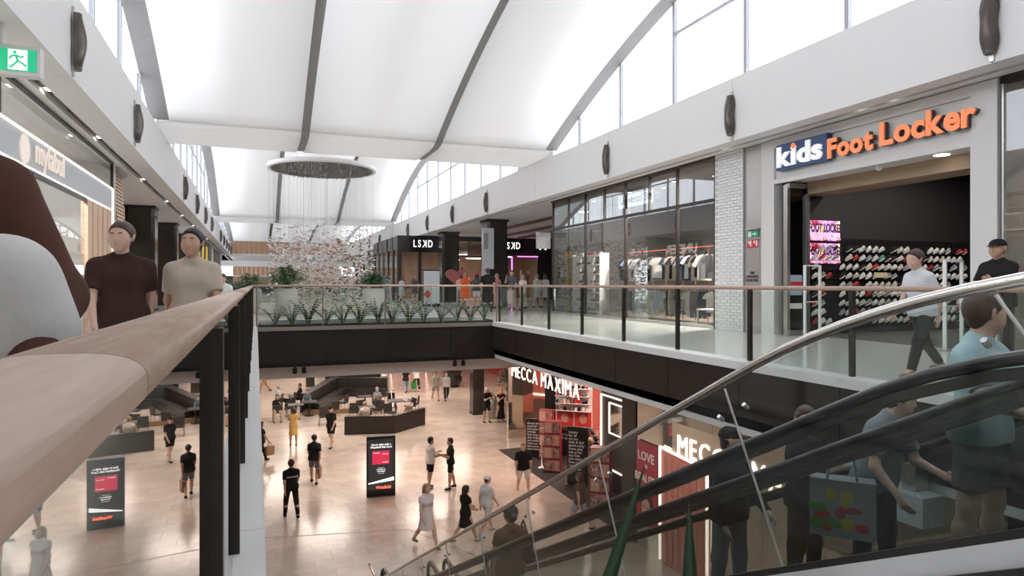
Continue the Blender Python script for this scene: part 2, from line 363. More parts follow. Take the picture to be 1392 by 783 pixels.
struct('wall_front', MB().box(-12, 24, -4.2, -4, Z1, -1.0), M('far_hall', (.45, .43, .41), .6))
# far end of the mall: stacked timber bulkheads
wb = struct('wall_back', loc=(4, 82, 4))
rnd = random.Random(4)
x = XL
while x < XR:
    ww = .55; bx('panel', (x+.004, min(x+ww, XR)-.004, 82, 82.15+rnd.random()*.03, 4.6, 6.02), TIMBER, wb); x += ww
bx('soffit_end', (-12, 24, 82, 100, 4.42, 4.6), WHITE, wb)
for k in range(24): bx('panel', (-3+k*.6+.004, -3+k*.6+.596, 100, 100.15, 2.35, 3.6), TIMBER, wb)
for k in range(24): bx('panel', (-3+k*.6+.004, -3+k*.6+.596, 100.3, 100.4, 1.2, 2.2), TIMBER, wb)
bx('upper_wall', (-12, 24, 100, 100.2, 3.6, 4.6), WHITE, wb); bx('band', (-12, 24, 100.1, 100.3, 2.2, 2.35), WHITE, wb); bx('base_wall', (-12, 24, 100.4, 100.6, 0, 2.3), DARK, wb)

# ------------------------------------------------------------------ balustrades
def rounded(wx, wz, n=16, e=.6):
    return [(wx*math.copysign(abs(math.cos(2*math.pi*i/n))**e, math.cos(2*math.pi*i/n)), wz*math.copysign(abs(math.sin(2*math.pi*i/n))**e, math.sin(2*math.pi*i/n))) for i in range(n)]
lb = thing('balustrade', 'near glass balustrade with broad timber handrail and dark posts beside the left walkway', 'balustrade', (-.09, 8, 0), world=True)
prof = [(-.123+a, 1.081+b) for a, b in rounded(.053, .0225, 32, .7)]
for y0, y1 in ((-1.4, .52), (.523, 4.4), (4.403, 8.8), (8.803, 13.4), (13.403, 18.36)):
    o = MB().prism(prof, 1, y0, y1).build('handrail', RAILW, lb, True)
    for q in (0, 1): o.data.polygons[q].use_smooth = False
PY = [1.47*k+.02 for k in range(0, 13)]
for y in PY: bx('post', (-.119, -.0625, y-.03, y+.03, .045, 1.06), BRONZE, lb)
for a, b in zip(PY[:-1], PY[1:]): bx('glass_pane', (-.096, -.084, a+.035, b-.035, .06, 1.07), GLR, lb)
fb = thing('balustrade', 'far glass balustrade with thin timber rail behind the bridge planter', 'balustrade', (3.3, 18.27, 0), world=True)
FX = [.02, 1.66, 3.32, 4.97, 6.58]
MB().prism([(18.27+a, 1.1+b) for a, b in rounded(.03, .028)], 0, -.12, 6.62).build('handrail', RAILW, fb, True)
for x in FX: bx('post', (x-.018, x+.018, 18.25, 18.29, .03, 1.08), M('post_grey', (.20, .19, .18), .4, .3), fb)
for a, b in zip(FX[:-1], FX[1:]): bx('glass_pane', (a+.03, b-.03, 18.264, 18.276, .05, 1.04), GL, fb)
rb = thing('balustrade', 'glass balustrade with thin timber rail and dark posts along the right walkway', 'balustrade', (6.6, 9, 0), world=True)
MB().prism([(6.6+a, 1.095+b) for a, b in rounded(.03, .028)], 1, -1, 18.3).build('handrail', RAILW, rb, True)
RY = [18.09-1.745*k for k in range(11)]
for y in RY: bx('post', (6.575, 6.63, y-.028, y+.028, .05, 1.07), BRONZE, rb)
for a, b in zip(RY[1:], RY[:-1]): bx('glass_pane', (6.594, 6.606, a+.035, b-.035, .06, 1.04), GL, rb)
# second void beyond the bridge
for nm, a, y, lab in (('balustrade', 0, 25.95, 'glass balustrade on the far side of the bridge, behind the tall pots'), ('balustrade', 0, 44.05, 'distant glass balustrade behind the hanging leaf sculpture')):
    o = thing(nm, lab, 'balustrade', (3.3, y, 0), world=True)
    MB().prism([(y+p, 1.1+q) for p, q in rounded(.03, .028)], 0, -.1, 6.62).build('handrail', STEEL, o, True)
    for k in range(5): bx('post', (.02+1.635*k-.02, .02+1.635*k+.02, y-.02, y+.02, 0, 1.08), STEEL, o)
    for k in range(4): bx('glass_pane', (.05+1.635*k, 1.62+1.635*k, y-.006, y+.006, .05, 1.04), GL, o)
    bx('bottom_rail', (0, 6.6, y-.03, y+.03, .02, .10), STEEL, o)

# ------------------------------------------------------------------ shops on the right, upper level
def shell(name, x0, x1, y0, y1, z0, z1, wallm, floorm, ceilm, open_side='x0', side0=None):
    """a room's inner faces, each a piece of structure"""
    t = .08
    if open_side != 'x0' and side0 != 'none': struct(name, MB().box(x0-t, x0, y0, y1, z0, z1), side0 or wallm)
    if open_side != 'x1': struct(name, MB().box(x1, x1+t, y0, y1, z0, z1), wallm)
    if open_side != 'y0': struct(name, MB().box(x0, x1, y0-t, y0, z0, z1), wallm)
    struct(name, MB().box(x0, x1, y1, y1+t, z0, z1), wallm)
    if floorm: struct('floor', MB().box(x0, x1, y0, y1, z0-.01, z0+.012), floorm)
    if ceilm: struct('ceiling', MB().box(x0, x1, y0, y1, z1-.05, z1), ceilm)
# fashion store with the long glazed front
shell('wall_right', 11.05, 17, 14.0, 24.0, 0, 4.42, M('shop_grey', (.10, .095, .09), .7), M('shop_floor_brown', (.20, .15, .12), .35), M('shop_ceiling_dark', (.07, .065, .06), .7))
gw = struct('window_7', loc=(11, 19, 0))
GY = [13.95, 15.6, 17.0, 18.38, 19.76, 21.15, 22.5, 23.9]
for i, y in enumerate(GY):
    bx('mullion', (10.96, 11.04, y-.03, y+.03, 3.3, 4.38), BRONZE, gw)
    if i in (0, 1, 3, 5, 7): bx('mullion', (10.96, 11.04, y-.035, y+.035, 0, 3.3), BRONZE, gw)
bx('transom', (10.95, 11.05, 13.95, 23.9, 3.27, 3.35), BRONZE, gw); bx('head', (10.9, 11.06, 13.9, 23.95, 4.36, 4.42), BRONZE, gw); bx('plinth', (10.93, 11.05, 13.95, 23.9, 0, .07), STEEL, gw)
for a, b in zip(GY[:-1], GY[1:]): bx('pane', (10.995, 11.005, a+.03, b-.03, 3.35, 4.36), GLS, gw)
for a, b in ((0, 1), (1, 3), (3, 5), (5, 7)): bx('pane', (10.995, 11.005, GY[a]+.035, GY[b]-.035, .07, 3.27), GLS, gw)
for k in range(3):
    xx = 11+.75*k; MB().box(xx+.03, xx+.72, 23.96, 23.97, .07, 3.27).build('pane', GLS, gw); MB().box(xx+.03, xx+.72, 23.96, 23.97, 3.35, 4.36).build('pane', GLS, gw); bx('mullion', (xx+.72, xx+.78, 23.93, 24.0, 0, 4.38), BRONZE, gw)
o = thing('shop_sign', 'pale rectangular sign with grey shop lettering inside the upper glazing', 'sign', (11.2, 18.3, 3.8), world=True)
bx('board', (11.15, 11.2, 17.15, 19.1, 3.62, 4.02), M('sign_pale', (.75, .74, .73), .5, emit=(1, 1, 1), es=.3), o)
text('lettering', 'Universal Store', .36, M('sign_letter_grey', (.22, .22, .23), .5), o, (11.14, 19.0, 3.73), '-X', .005, .004)
o = thing('shop_sign', 'small projecting blade sign on the corner post of the glazed store', 'sign', (10.75, 24.1, 2.9), world=True)
bx('board', (10.35, 10.95, 24.05, 24.13, 2.55, 3.2), M('blade_grey', (.42, .42, .42), .5), o); text('lettering', 'Universal\nStore', .13, WHITE, o, (10.4, 24.04, 2.92), '-Y', .004); bx('bracket', (10.9, 11.0, 24.07, 24.11, 2.95, 3.0), BRONZE, o)
ORL = M('orange_light', (.8, .25, .15), .5, emit=(1, .20, .09), es=.9)
rails = []
for k, (y0, y1) in enumerate(((14.4, 15.5), (15.7, 18.2), (18.5, 20.9))):
    o = thing('clothes_rack', 'orange lit wall frame with two clothes rails, %s of three behind the shop glass' % ('first', 'second', 'third')[k], 'clothes rack', (12.6, (y0+y1)/2, 0), group='lit clothes racks', world=True)
    for y in np.linspace(y0, y1, 2+int((y1-y0)/.8)): bx('upright', (12.58, 12.61, y-.011, y+.011, .02, 2.28), M('copper_tube', (.40, .14, .08), .3, .5), o)
    bx('light_bar', (12.57, 12.61, y0, y1, 2.265, 2.29), ORL, o); bx('crossbar', (12.57, 12.62, y0, y1, 1.13, 1.15), MATS['copper_tube'], o)
    for z in (2.12, 1.02): MB().tube([(12.4, y0, z), (12.4, y1, z)], .014, 8).build('hanging_rail', BLACK, o)
    for y in (y0+.02, y1-.02):
        for z in (2.12, 1.02): bx('rail_arm', (12.38, 12.6, y-.008, y+.008, z-.008, z+.008), BLACK, o)
    rails.append((y0, y1))
def shirt_mesh(L, sl, th=.05):
    pts = [(-.05, 0), (-.22, -.07), (-.30-.06*sl, -.07-.30*sl), (-.22-.02*sl, -.10-.32*sl), (-.19, -.2), (-.2, -L), (.2, -L), (.19, -.2), (.22+.02*sl, -.10-.32*sl), (.30+.06*sl, -.07-.30*sl), (.22, -.07), (.05, 0), (0, -.05)]
    return MB().prism(pts, 1, -th/2, th/2)
def trouser_mesh(L, th=.05):
    return MB().prism([(-.15, 0), (.15, 0), (.17, -.3), (.15, -L), (.03, -L), (0, -.35), (-.03, -L), (-.15, -L), (-.17, -.3)], 1, -th/2, th/2)
SHC = {'white': (.75, .74, .72), 'black': (.02, .02, .022), 'grey': (.3, .3, .31), 'navy': (.05, .07, .12), 'beige': (.55, .45, .36), 'pale blue': (.42, .48, .55), 'charcoal': (.07, .07, .075), 'off white': (.66, .63, .58)}
ORDN = 'first second third fourth fifth sixth seventh eighth ninth tenth eleventh twelfth thirteenth fourteenth fifteenth sixteenth seventeenth eighteenth nineteenth twentieth twenty-first twenty-second twenty-third twenty-fourth twenty-fifth'.split()
hk = MB().tube([(0, 0, 0), (0, 0, .05), (.02, 0, .075), (.0, 0, .10)], .004, 5).mesh('hanger', STEEL)
rnd = random.Random(11)
SM = [shirt_mesh(l, s_).mesh('shirt_body', None) for l, s_ in ((.72, .6), (.78, .9), (.68, .5))]
TM = [trouser_mesh(l).mesh('trouser_body', None) for l in (.82, .9)]
for ri, (y0, y1) in enumerate(rails):
    for z, tops in ((2.03, True), (.93, False)):
        y = y0+.18; gi = 0
        while y < y1-.1:
            cn = rnd.choice(list(SHC)); top = tops or rnd.random() < .35
            me = rnd.choice(SM if top else TM); sh = .9 if not tops else 1
            nm = 'shirt' if top else 'trousers'
            o = thing(nm, '%s %s, %s along the %s rail of the %s lit rack' % (cn, nm, ORDN[gi], 'upper' if tops else 'lower', ORDN[ri]), 'shirt' if top else 'trousers', (12.4, y, z), R(90+rnd.uniform(20, 60)), 'clothes on the %s rails behind the glass' % ('upper' if tops else 'lower')); gi += 1
            g = link(nm+'_body', me, o); g.scale = (sh, 1, sh); 
            if not g.data.materials: g.data.materials.append(None)
            g.material_slots[0].link = 'OBJECT'; g.material_slots[0].material = cloth(SHC[cn]); link('hanger', hk, o, (0, 0, -.01))
            y += rnd.uniform(.11, .2)
o = thing('display_shelf', 'tall white shelving of shoes and small goods at the far end of the glazed store', 'shelf', (12.3, 22.6, 0), world=True)
for y in (21.5, 22.6, 23.7): bx('upright', (11.75, 12.15, y-.02, y+.02, .02, 2.3), WHITE, o)
for z in (.1, .45, .8, 1.15, 1.5, 1.85, 2.2): bx('shelf_board', (11.7, 12.15, 21.5, 23.7, z, z+.03), WHITE, o)
table_w = thing('display_table', 'low white display table with folded clothes behind the glass', 'table', (11.7, 15.2, 0), world=True)
bx('top', (11.4, 12.0, 14.3, 15.3, .42, .46), WHITE, table_w)
for xx in (11.43, 11.97):
    for yy in (14.33, 15.27): bx('leg', (xx-.02, xx+.02, yy-.02, yy+.02, .012, .42), WHITE, table_w)
for k in range(7):
    o = thing('ceiling_light', 'round warm downlight in the glazed store ceiling, %s from its near end' % ORDN[k], 'light', (12.0+.5*(k % 2), 14.6+1.3*k, 4.3), group='downlights of the glazed store')
    MB().lathe([(.07, 0), (.09, .01), (.09, .07)], n=14).build('can', BLACK, o); MB().lathe([(.0, -.004), (.068, -.004), (.068, 0)], n=14).build('lamp_face', LAMPW, o)

# white brick pier, brick by brick
bp = struct('wall_right', loc=(10.95, 13.4, 0))
BRK = M('white_brick', (.74, .735, .73), .5, var=.05, scale=20, island=.05)
bx('core', (10.93, 11.3, 12.825, 13.9, 0, 4.42), M('mortar', (.55, .54, .53), .8), bp)
bme = MB().box(0, .03, .004, .226, .004, .072).mesh('brick', BRK); bhf = MB().box(0, .03, .004, .106, .004, .072).mesh('brick', BRK)
for r in range(58):
    z = r*.076
    ys = [12.82+.23*k+(.115 if r % 2 else 0) for k in range(5)]
    for y in ys:
        if y+.226 <= 13.93 and y > 12.81: link('brick', bme, bp, (-.05, y-13.4, z))
    if r % 2: link('brick', bhf, bp, (-.05, 12.82-13.4, z))
# fire hydrant cupboard
o = thing('hydrant_cupboard', 'brushed steel fire hydrant cupboard beside the white brick pier', 'cupboard', (10.95, 12.5, 0), world=True)
BRS = M('brushed_steel', (.50, .48, .46), .33, .75, var=.1, scale=2)
bx('surround', (10.95, 11.3, 12.205, 12.80, 0, 4.4), BRS, o); bx('door', (10.93, 10.952, 12.30, 12.75, .12, 2.15), BRS, o); bx('door', (10.93, 10.952, 12.22, 12.295, .12, 2.15), BRS, o)
text('lettering', 'FIRE\nHYDRANT\nHOSE REEL', .085, BLACK, o, (10.925, 12.53, 1.38), '-X', .002, .001, 'CENTER')
GRN = M('safety_green', (.02, .35, .17), .45); REDS = M('safety_red', (.55, .03, .03), .45); SW = M('sign_white', (.8, .8, .8), .5)
o = thing('exit_sign', 'small green running man sign above red fire signs on the steel cupboard', 'sign', (10.93, 12.5, 2.4), world=True)
bx('board', (10.92, 10.948, 12.33, 12.70, 2.25, 2.40), GRN, o); bx('pictogram', (10.915, 10.92, 12.56, 12.66, 2.26, 2.39), SW, o); MB().add([(10.915, 12.53, 2.335), (10.915, 12.45, 2.335), (10.915, 12.45, 2.37), (10.915, 12.38, 2.325), (10.915, 12.45, 2.28), (10.915, 12.45, 2.315), (10.915, 12.53, 2.315)], [(0, 1, 2, 3, 4, 5, 6)]).build('arrow', SW, o)
bx('hood', (10.85, 10.948, 12.28, 12.72, 2.43, 2.455), STEEL, o)
for k, (a, b) in enumerate(((12.53, 12.70), (12.33, 12.51))):
    o = thing('fire_sign', ('red fire hose sign', 'red fire extinguisher sign')[k]+' below the green exit sign on the steel cupboard', 'sign', (10.93, (a+b)/2, 2.1), world=True)
    bx('board', (10.925, 10.948, a, b, 2.0, 2.2), REDS, o); bx('pictogram', (10.92, 10.925, a+.03, a+.08, 2.04, 2.17), SW, o); bx('pictogram', (10.92, 10.925, b-.07, b-.03, 2.10, 2.17), SW, o)
# shoe shop
shell('wall_right', 11.5, 19, 7.05, 11.62, 0, 4.0, DARK, M('shoe_shop_floor', (.12, .11, .105), .3), DARK)
struct('wall_right', MB().box(11.05, 11.5, 11.62, 11.7, 0, 4.3), DARK)
FLW = M('shopfront_white', (.66, .645, .63), .45, var=.02)
wf = struct('trim_6', loc=(11, 9.5, 0))
bx('pier', (10.9, 11.35, 11.80, 12.2, 0, 4.4), FLW, wf); bx('pier', (10.9, 11.5, 6.98, 7.40, 0, 4.4), FLW, wf)
bx('sign_band', (10.96, 11.5, 7.40, 11.80, 3.42, 4.4), FLW, wf); bx('band_frame', (10.9, 10.96, 7.40, 11.80, 4.22, 4.4), FLW, wf); bx('band_frame', (10.9, 10.96, 7.4, 11.8, 3.40, 3.50), FLW, wf)
bx('inner_beam', (11.5, 12.2, 7.05, 11.62, 3.15, 3.42), M('beam_gold', (.30, .21, .13), .5), wf)
BLU = M('sign_blue', (.035, .075, .19), .4); ORS = M('sign_orange', (.80, .24, .10), .45, emit=(1, .3, .12), es=.35); LET_SIDE = M('sign_side', (.08, .07, .07), .5)
o = thing('shop_sign', 'raised shop sign, blue kids panel and orange letters on the white band', 'sign', (10.9, 9.5, 3.8), world=True)
bx('panel', (10.80, 10.95, 10.22, 11.62, 3.66, 4.22), BLU, o)
letters('kids', .40, 1.2, M('sign_white_lit', (.85, .85, .84), .4, emit=(1, 1, 1), es=.35), o, (10.77, 11.54, 3.74), '-X', .02, .022, .12)
MB().ball((10.75, 11.075, 4.115), (.03, .065, .065)).build('dot', ORS, o)
for nm, (off, mt, dp) in {'letter_back': (.05, LET_SIDE, .055), 'letter': (0, ORS, .02)}.items():
    letters('Foot', .36, 1.02, mt, o, (10.80+off, 10.18, 3.70), '-X', dp, .02, .10, nm)
    letters('Locker', .40, 1.72, mt, o, (10.80+off, 8.98-.0, 3.72), '-X', dp, .02, .10, nm)
o = thing('glass_door', 'folded dark glass door leaf at the left edge of the shoe shop entrance', 'door', (11.2, 11.6, 0), world=True)
bx('frame', (10.98, 11.06, 11.48, 11.6, 0, 3.35), STEEL, o); bx('frame', (11.5, 11.57, 11.42, 11.5, 0, 3.35), STEEL, o); bx('frame', (11.0, 11.55, 11.44, 11.56, 3.28, 3.38), STEEL, o); bx('frame', (11.0, 11.55, 11.44, 11.56, 0.013, .12), STEEL, o); bx('pane', (11.06, 11.5, 11.49, 11.51, .12, 3.28), glass('dark_glass', (.25, .25, .25), 1, base=.1), o)
bx('notice', (11.05, 11.4, 11.478, 11.485, .9, 1.35), M('notice_blue', (.35, .45, .55), .5), o); bx('notice', (11.07, 11.4, 11.474, 11.478, 1.12, 1.2), REDS, o); bx('notice', (11.05, 11.4, 11.478, 11.485, .6, .72), SW, o)
for k, z in enumerate((.80, 1.32)):
    o = thing('wall_screen', ('lower yellow and violet', 'upper red and violet')[k]+' lit screen of wild lettering above the shoe wall', 'screen', (12.1, 11.6, z+1.15), world=True)
    zz = z+1.15-.35
    bx('casing', (11.62, 12.62, 11.56, 11.61, zz, zz+.50), BLACK, o)
    m = bpy.data.materials.new('graffiti_%d' % k); m.use_nodes = True; nt = m.node_tree; b = nt.nodes['Principled BSDF']
    tc = nt.nodes.new('ShaderNodeTexCoord'); vo = nt.nodes.new('ShaderNodeTexNoise'); vo.inputs['Scale'].default_value = 3.2; vo.inputs['Detail'].default_value = 3; cr = nt.nodes.new('ShaderNodeValToRGB')
    cs = [(0, .02, .01, .03), (.4, .5, .04, .12), (.48, .85, .5, .75), (.56, .35, .1, .5), (.64, .9, .7, .15), (.72, .9, .85, .85)]
    el = cr.color_ramp.elements; el[0].position = .3; el[0].color = (.02, .01, .03, 1); el[1].position = .72; el[1].color = (.9, .8, .7, 1)
    for q in cs[1:5]: e = el.new(q[0]); e.color = (*q[1:], 1)
    nt.links.new(tc.outputs['Object'], vo.inputs['Vector']); nt.links.new(vo.outputs['Fac'], cr.inputs[0]); nt.links.new(cr.outputs[0], b.inputs['Base Color']); nt.links.new(cr.outputs[0], b.inputs['Emission Color']); b.inputs['Emission Strength'].default_value = .9
    bx('screen_face', (11.64, 12.60, 11.553, 11.56, zz+.02, zz+.48), m, o)
    text('lettering', 'FOOT LOCKER', .27, M('screen_ink', (.05, .02, .04), .5), o, (11.66, 11.548, zz+.22), '-Y', .002, .008).scale = (.55, 1, 1)
    text('lettering', 'FOOT LOCKER', .22, M('screen_pale', (.9, .7, .8), .5, emit=(1, .7, .8), es=.6), o, (11.72, 11.546, zz+.05), '-Y', .002, .004).scale = (.6, 1, 1)
# shoe wall boards + shoes
o = thing('shoe_wall', 'black slatted wall board carrying rows of shoes in the dark shop', 'shelf', (14, 11.6, 0), world=True)
bx('board', (11.6, 17.2, 11.57, 11.615, .05, 2.2), BLACK, o)
for r in range(9): bx('ledge', (11.65, 17.15, 11.54, 11.57, .235+.208*r-.012, .235+.208*r), STEEL if False else DARK, o)
bx('price_sign', (13.55, 13.95, 11.42, 11.45, 1.30, 1.42), M('price_yellow', (.7, .6, .35), .5), o)

# ------------------------------------------------------------------ implicit surfaces (bodies, clothes, shoes)
def smin(a, b, k):
    h = np.maximum(k-np.abs(a-b), 0)/k
    return np.minimum(a, b)-h*h*k*.25
def surf(prims, vox, clip=None):
    """prims: (a, b, ra, rb, k[, planes]) tapered capsules blended with radius k; planes [(point, normal)] keep the side against the normal; clip likewise for all"""
    lo = np.min([np.minimum(np.array(p[0])-p[2], np.array(p[1])-p[3]) for p in prims], axis=0)-vox*3
    hi = np.max([np.maximum(np.array(p[0])+p[2], np.array(p[1])+p[3]) for p in prims], axis=0)+vox*3
    n = np.ceil((hi-lo)/vox).astype(int)+1
    F = np.full(n, .5, dtype=np.float32)
    ax = [lo[i]+vox*np.arange(n[i]) for i in range(3)]
    for p in prims:
        a = np.array(p[0], float); b = np.array(p[1], float); ra, rb, k = p[2], p[3], p[4]; m = k+2.5*vox
        l = np.minimum(a-ra, b-rb)-m; h = np.maximum(a+ra, b+rb)+m
        i0 = np.maximum(np.floor((l-lo)/vox).astype(int), 0); i1 = np.minimum(np.ceil((h-lo)/vox).astype(int)+1, n)
        sl = tuple(slice(i0[i], i1[i]) for i in range(3))
        Xg, Yg, Zg = np.meshgrid(ax[0][sl[0]], ax[1][sl[1]], ax[2][sl[2]], indexing='ij')
        d = b-a; L2 = max(float(d@d), 1e-9)
        t = np.clip(((Xg-a[0])*d[0]+(Yg-a[1])*d[1]+(Zg-a[2])*d[2])/L2, 0, 1)
        q = np.sqrt((Xg-a[0]-t*d[0])**2+(Yg-a[1]-t*d[1])**2+(Zg-a[2]-t*d[2])**2)-(ra+t*(rb-ra))
        if len(p) > 5 and p[5]:
            for c, nn in p[5]: q = np.maximum(q, (Xg-c[0])*nn[0]+(Yg-c[1])*nn[1]+(Zg-c[2])*nn[2])
        F[sl] = smin(F[sl], q.astype(np.float32), k)
    if clip:
        Xg, Yg, Zg = np.meshgrid(*ax, indexing='ij')
        for c, nn in clip: F = np.maximum(F, ((Xg-c[0])*nn[0]+(Yg-c[1])*nn[1]+(Zg-c[2])*nn[2]).astype(np.float32))
    S = F < 0
    c8 = [S[i:n[0]-1+i, j:n[1]-1+j, k:n[2]-1+k] for i in (0, 1) for j in (0, 1) for k in (0, 1)]
    cnt = sum(c.astype(np.int8) for c in c8); act = (cnt > 0) & (cnt < 8)
    idx = np.full(act.shape, -1, dtype=np.int64); I = np.argwhere(act); idx[act] = np.arange(len(I))
    acc = np.zeros((len(I), 3)); w_ = np.zeros(len(I))
    for axis in range(3):
        o1, o2 = [a for a in range(3) if a != axis]
        for u_ in (0, 1):
            for v_ in (0, 1):
                o = np.zeros(3, int); o[o1] = u_; o[o2] = v_; A = I+o; B = A.copy(); B[:, axis] += 1
                fa = F[A[:, 0], A[:, 1], A[:, 2]]; fb = F[B[:, 0], B[:, 1], B[:, 2]]; cr = (fa < 0) != (fb < 0)
                t = np.where(cr, fa/np.where(cr, fa-fb, 1), 0); P = A.astype(float); P[:, axis] += t
                acc[cr] += P[cr]; w_[cr] += 1
    V = lo+vox*(acc/np.maximum(w_, 1)[:, None])
    faces = []
    for axis in range(3):
        o1, o2 = [(1, 2), (2, 0), (0, 1)][axis]
        e = [slice(0, n[i]-1) if i == axis else slice(1, n[i]-1) for i in range(3)]
        e2 = list(e); e2[axis] = slice(1, n[axis])
        a = S[tuple(e)]; b = S[tuple(e2)]; E_ = np.argwhere(a != b)
        if not len(E_): continue
        sgn = a[E_[:, 0], E_[:, 1], E_[:, 2]]
        base = E_.copy(); base[:, o1] += 1; base[:, o2] += 1
        def cell(du, dv): c = base.copy(); c[:, o1] -= du; c[:, o2] -= dv; return idx[c[:, 0], c[:, 1], c[:, 2]]
        Q = np.stack([cell(1, 1), cell(0, 1), cell(0, 0), cell(1, 0)], 1)
        Q[~sgn] = Q[~sgn][:, ::-1]; faces.append(Q)
    return V, np.concatenate(faces)
def surf_mesh(name, prims, vox, mat, clip=None, extra=None):
    V, Fc = surf(prims, vox, clip)
    vs = V.tolist(); fs = Fc.tolist()
    if extra:
        n = len(vs); vs += [list(p) for p in extra.v]; fs += [[i+n for i in q] for q in extra.f]
    me = bpy.data.meshes.new(name); me.from_pydata(vs, [], fs)
    if mat: me.materials.append(mat)
    me.shade_smooth(); me.update(); return me

# shoes on the wall
up = surf_mesh('upper', [((-.10, 0, .05), (-.10, 0, .10), .036, .03, .02), ((-.1, 0, .045), (.02, 0, .05), .036, .038, .03), ((.02, 0, .045), (.11, 0, .03), .04, .028, .03), ((-.04, 0, .07), (.03, 0, .06), .034, .03, .03)], .016, None, [((0, 0, .015), (0, 0, -1)), ((-.1, 0, .115), (-.2, 0, 1))])
so = surf_mesh('sole', [((-.10, 0, .0), (.0, 0, .0), .044, .036, .02), ((.0, 0, .0), (.105, 0, .005), .04, .036, .02)], .016, None, [((0, 0, -.016), (0, 0, -1)), ((0, 0, .018), (0, 0, 1))])
SHOE = {'white': (.78, .76, .73), 'grey': (.33, .32, .32), 'black': (.03, .03, .03), 'red': (.5, .04, .03), 'cream': (.68, .6, .48), 'teal green': (.12, .35, .3)}
rnd = random.Random(5)
for r in range(9):
    z = .235+.208*r; n_ = 0
    for cI in range(25):
        x = 11.78+.205*cI
        if rnd.random() < (.10 if cI < 14 else .2) or (r < 8 and 2 <= cI <= 3 and rnd.random() < .8): continue
        cn = rnd.choices(list(SHOE), (9, 4, 3, 3, 4, .5))[0]
        o = thing('sneaker', '%s sneaker, %s row from top, %s from left on the dark shoe wall' % (cn, ORDN[8-r], ORDN[n_]), 'shoe', (x, 11.48, z+.035), 0, 'sneakers on the shoe wall'); n_ += 1
        o.rotation_euler = (R(-10), R(30), R(180+rnd.uniform(-28, 8)))
        sc_k = rnd.uniform(.62, .74)
        for nm, me in (('upper', up), ('sole', so)):
            p = link(nm, me, o); p.scale = (sc_k, sc_k*1.15, sc_k*1.1)
            if not me.materials: me.materials.append(None)
            p.material_slots[0].link = 'OBJECT'; p.material_slots[0].material = cloth(SHOE[cn] if nm == 'upper' else ((.7, .69, .66) if cn != 'red' or rnd.random() < .5 else (.1, .1, .1)))
rnd = random.Random(15)
for r in range(7):
    for cI in range(9):
        if rnd.random() < .25: continue
        cn = rnd.choice(list(SHOE)); o = thing('sneaker', '%s sneaker, %s from the near end on the %s shelf of the white shelving' % (cn, ORDN[cI], ORDN[r]), 'shoe', (11.86, 21.62+.23*cI, .13+.35*r+.012), R(90+rnd.uniform(-25, 25)), 'sneakers on the white shelving')
        for nm, me in (('upper', up), ('sole', so)):
            p = link(nm, me, o); p.scale = (.8, .9, .9); p.material_slots[0].link = 'OBJECT'; p.material_slots[0].material = cloth(SHOE[cn] if nm == 'upper' else (.7, .69, .66))
o = thing('round_sign', 'dark round hanging disc with a pale script mark in the shoe shop', 'sign', (15.0, 9.0, 2.9), world=True)
MB().tube([(15, 9, 2.75), (15.0, 8.94, 2.75)], .3, 24).build('disc', BLACK, o); text('lettering', 'fly', .3, M('script_pale', (.7, .6, .5), .5), o, (14.8, 8.93, 2.68), '-Y'); bx('rod', (14.99, 15.01, 8.96, 8.98, 3.04, 3.95), BLACK, o)
for k, (x, y, z) in enumerate(((11.2, 8.1, 3.41), (12.6, 8.3, 3.94), (13.0, 8.45, 3.94), (13.6, 8.0, 3.94), (12.3, 10.2, 3.94))):
    o = thing('ceiling_light', 'round downlight in the shoe shop, ' + ('under the entrance beam', 'first inside the entrance', 'second inside the entrance', 'deepest on the right', 'far left over the shoe wall')[k], 'light', (x, y, z))
    MB().lathe([(.13, 0), (.15, .01), (.15, .03)], n=18).build('ring', STEEL, o); MB().lathe([(0, -.006), (.125, -.006), (.125, 0)], n=18).build('lamp_face', LAMPW, o)
o = thing('security_camera', 'white dome camera under the shoe shop sign band', 'camera', (11.2, 9.35, 3.42), world=True); MB().ball((11.2, 9.35, 3.40), .07, 12, 8).build('dome', SW, o)
for k, (y, z0) in enumerate(((11.0, 0), (7.9, 0))):
    o = thing('security_gate', 'slim white security gate at the %s of the shoe shop entrance' % ('far side', 'near side')[k], 'security gate', (11.1, y, 0), world=True)
    xx = (11.0, 11.42)
    for x in xx: bx('upright', (x-.015, x+.015, y-.03, y+.03, .012, 1.55), SW, o)
    bx('top_bar', (11.0, 11.42, y-.03, y+.03, 1.53, 1.56), SW, o); bx('foot_plate', (10.95, 11.47, y-.06, y+.06, 0, .03), STEEL, o); bx('crossbar', (11.0, 11.42, y-.02, y+.02, .75, .78), SW, o)
# next shop to the right
shell('wall_right', 11.05, 16, -2, 6.95, 0, 4.4, M('shop_beige', (.42, .36, .31), .7), M('shop_floor_beige', (.35, .3, .26), .3), M('shop_ceiling_beige', (.5, .45, .4), .7))
w8 = struct('window_8', loc=(11, 3, 0))
for k in range(4):
    y1 = 6.95-2.2*k; bx('pane', (10.99, 11.0, y1-2.17, y1-.03, .07, 4.3), GLS, w8); bx('mullion', (10.96, 11.03, y1-.03, y1+.0, 0, 4.4), STEEL, w8)
bx('head', (10.93, 11.05, -2, 6.95, 4.3, 4.42), BRONZE, w8); bx('plinth', (10.94, 11.05, -2, 6.95, 0, .07), STEEL, w8)
for z, nm in ((2.35, 'upper'), (2.05, 'lower')):
    o = pbx('light_strip', (11.6, 11.63, 2, 6.8, z, z+.02), STRIPL, '%s thin lit strip behind the glass right of the shoe shop' % nm, 'light')
o = thing('curtain', 'pale hanging cords in the window right of the shoe shop', 'curtain', (11.3, 6.3, 0), world=True)
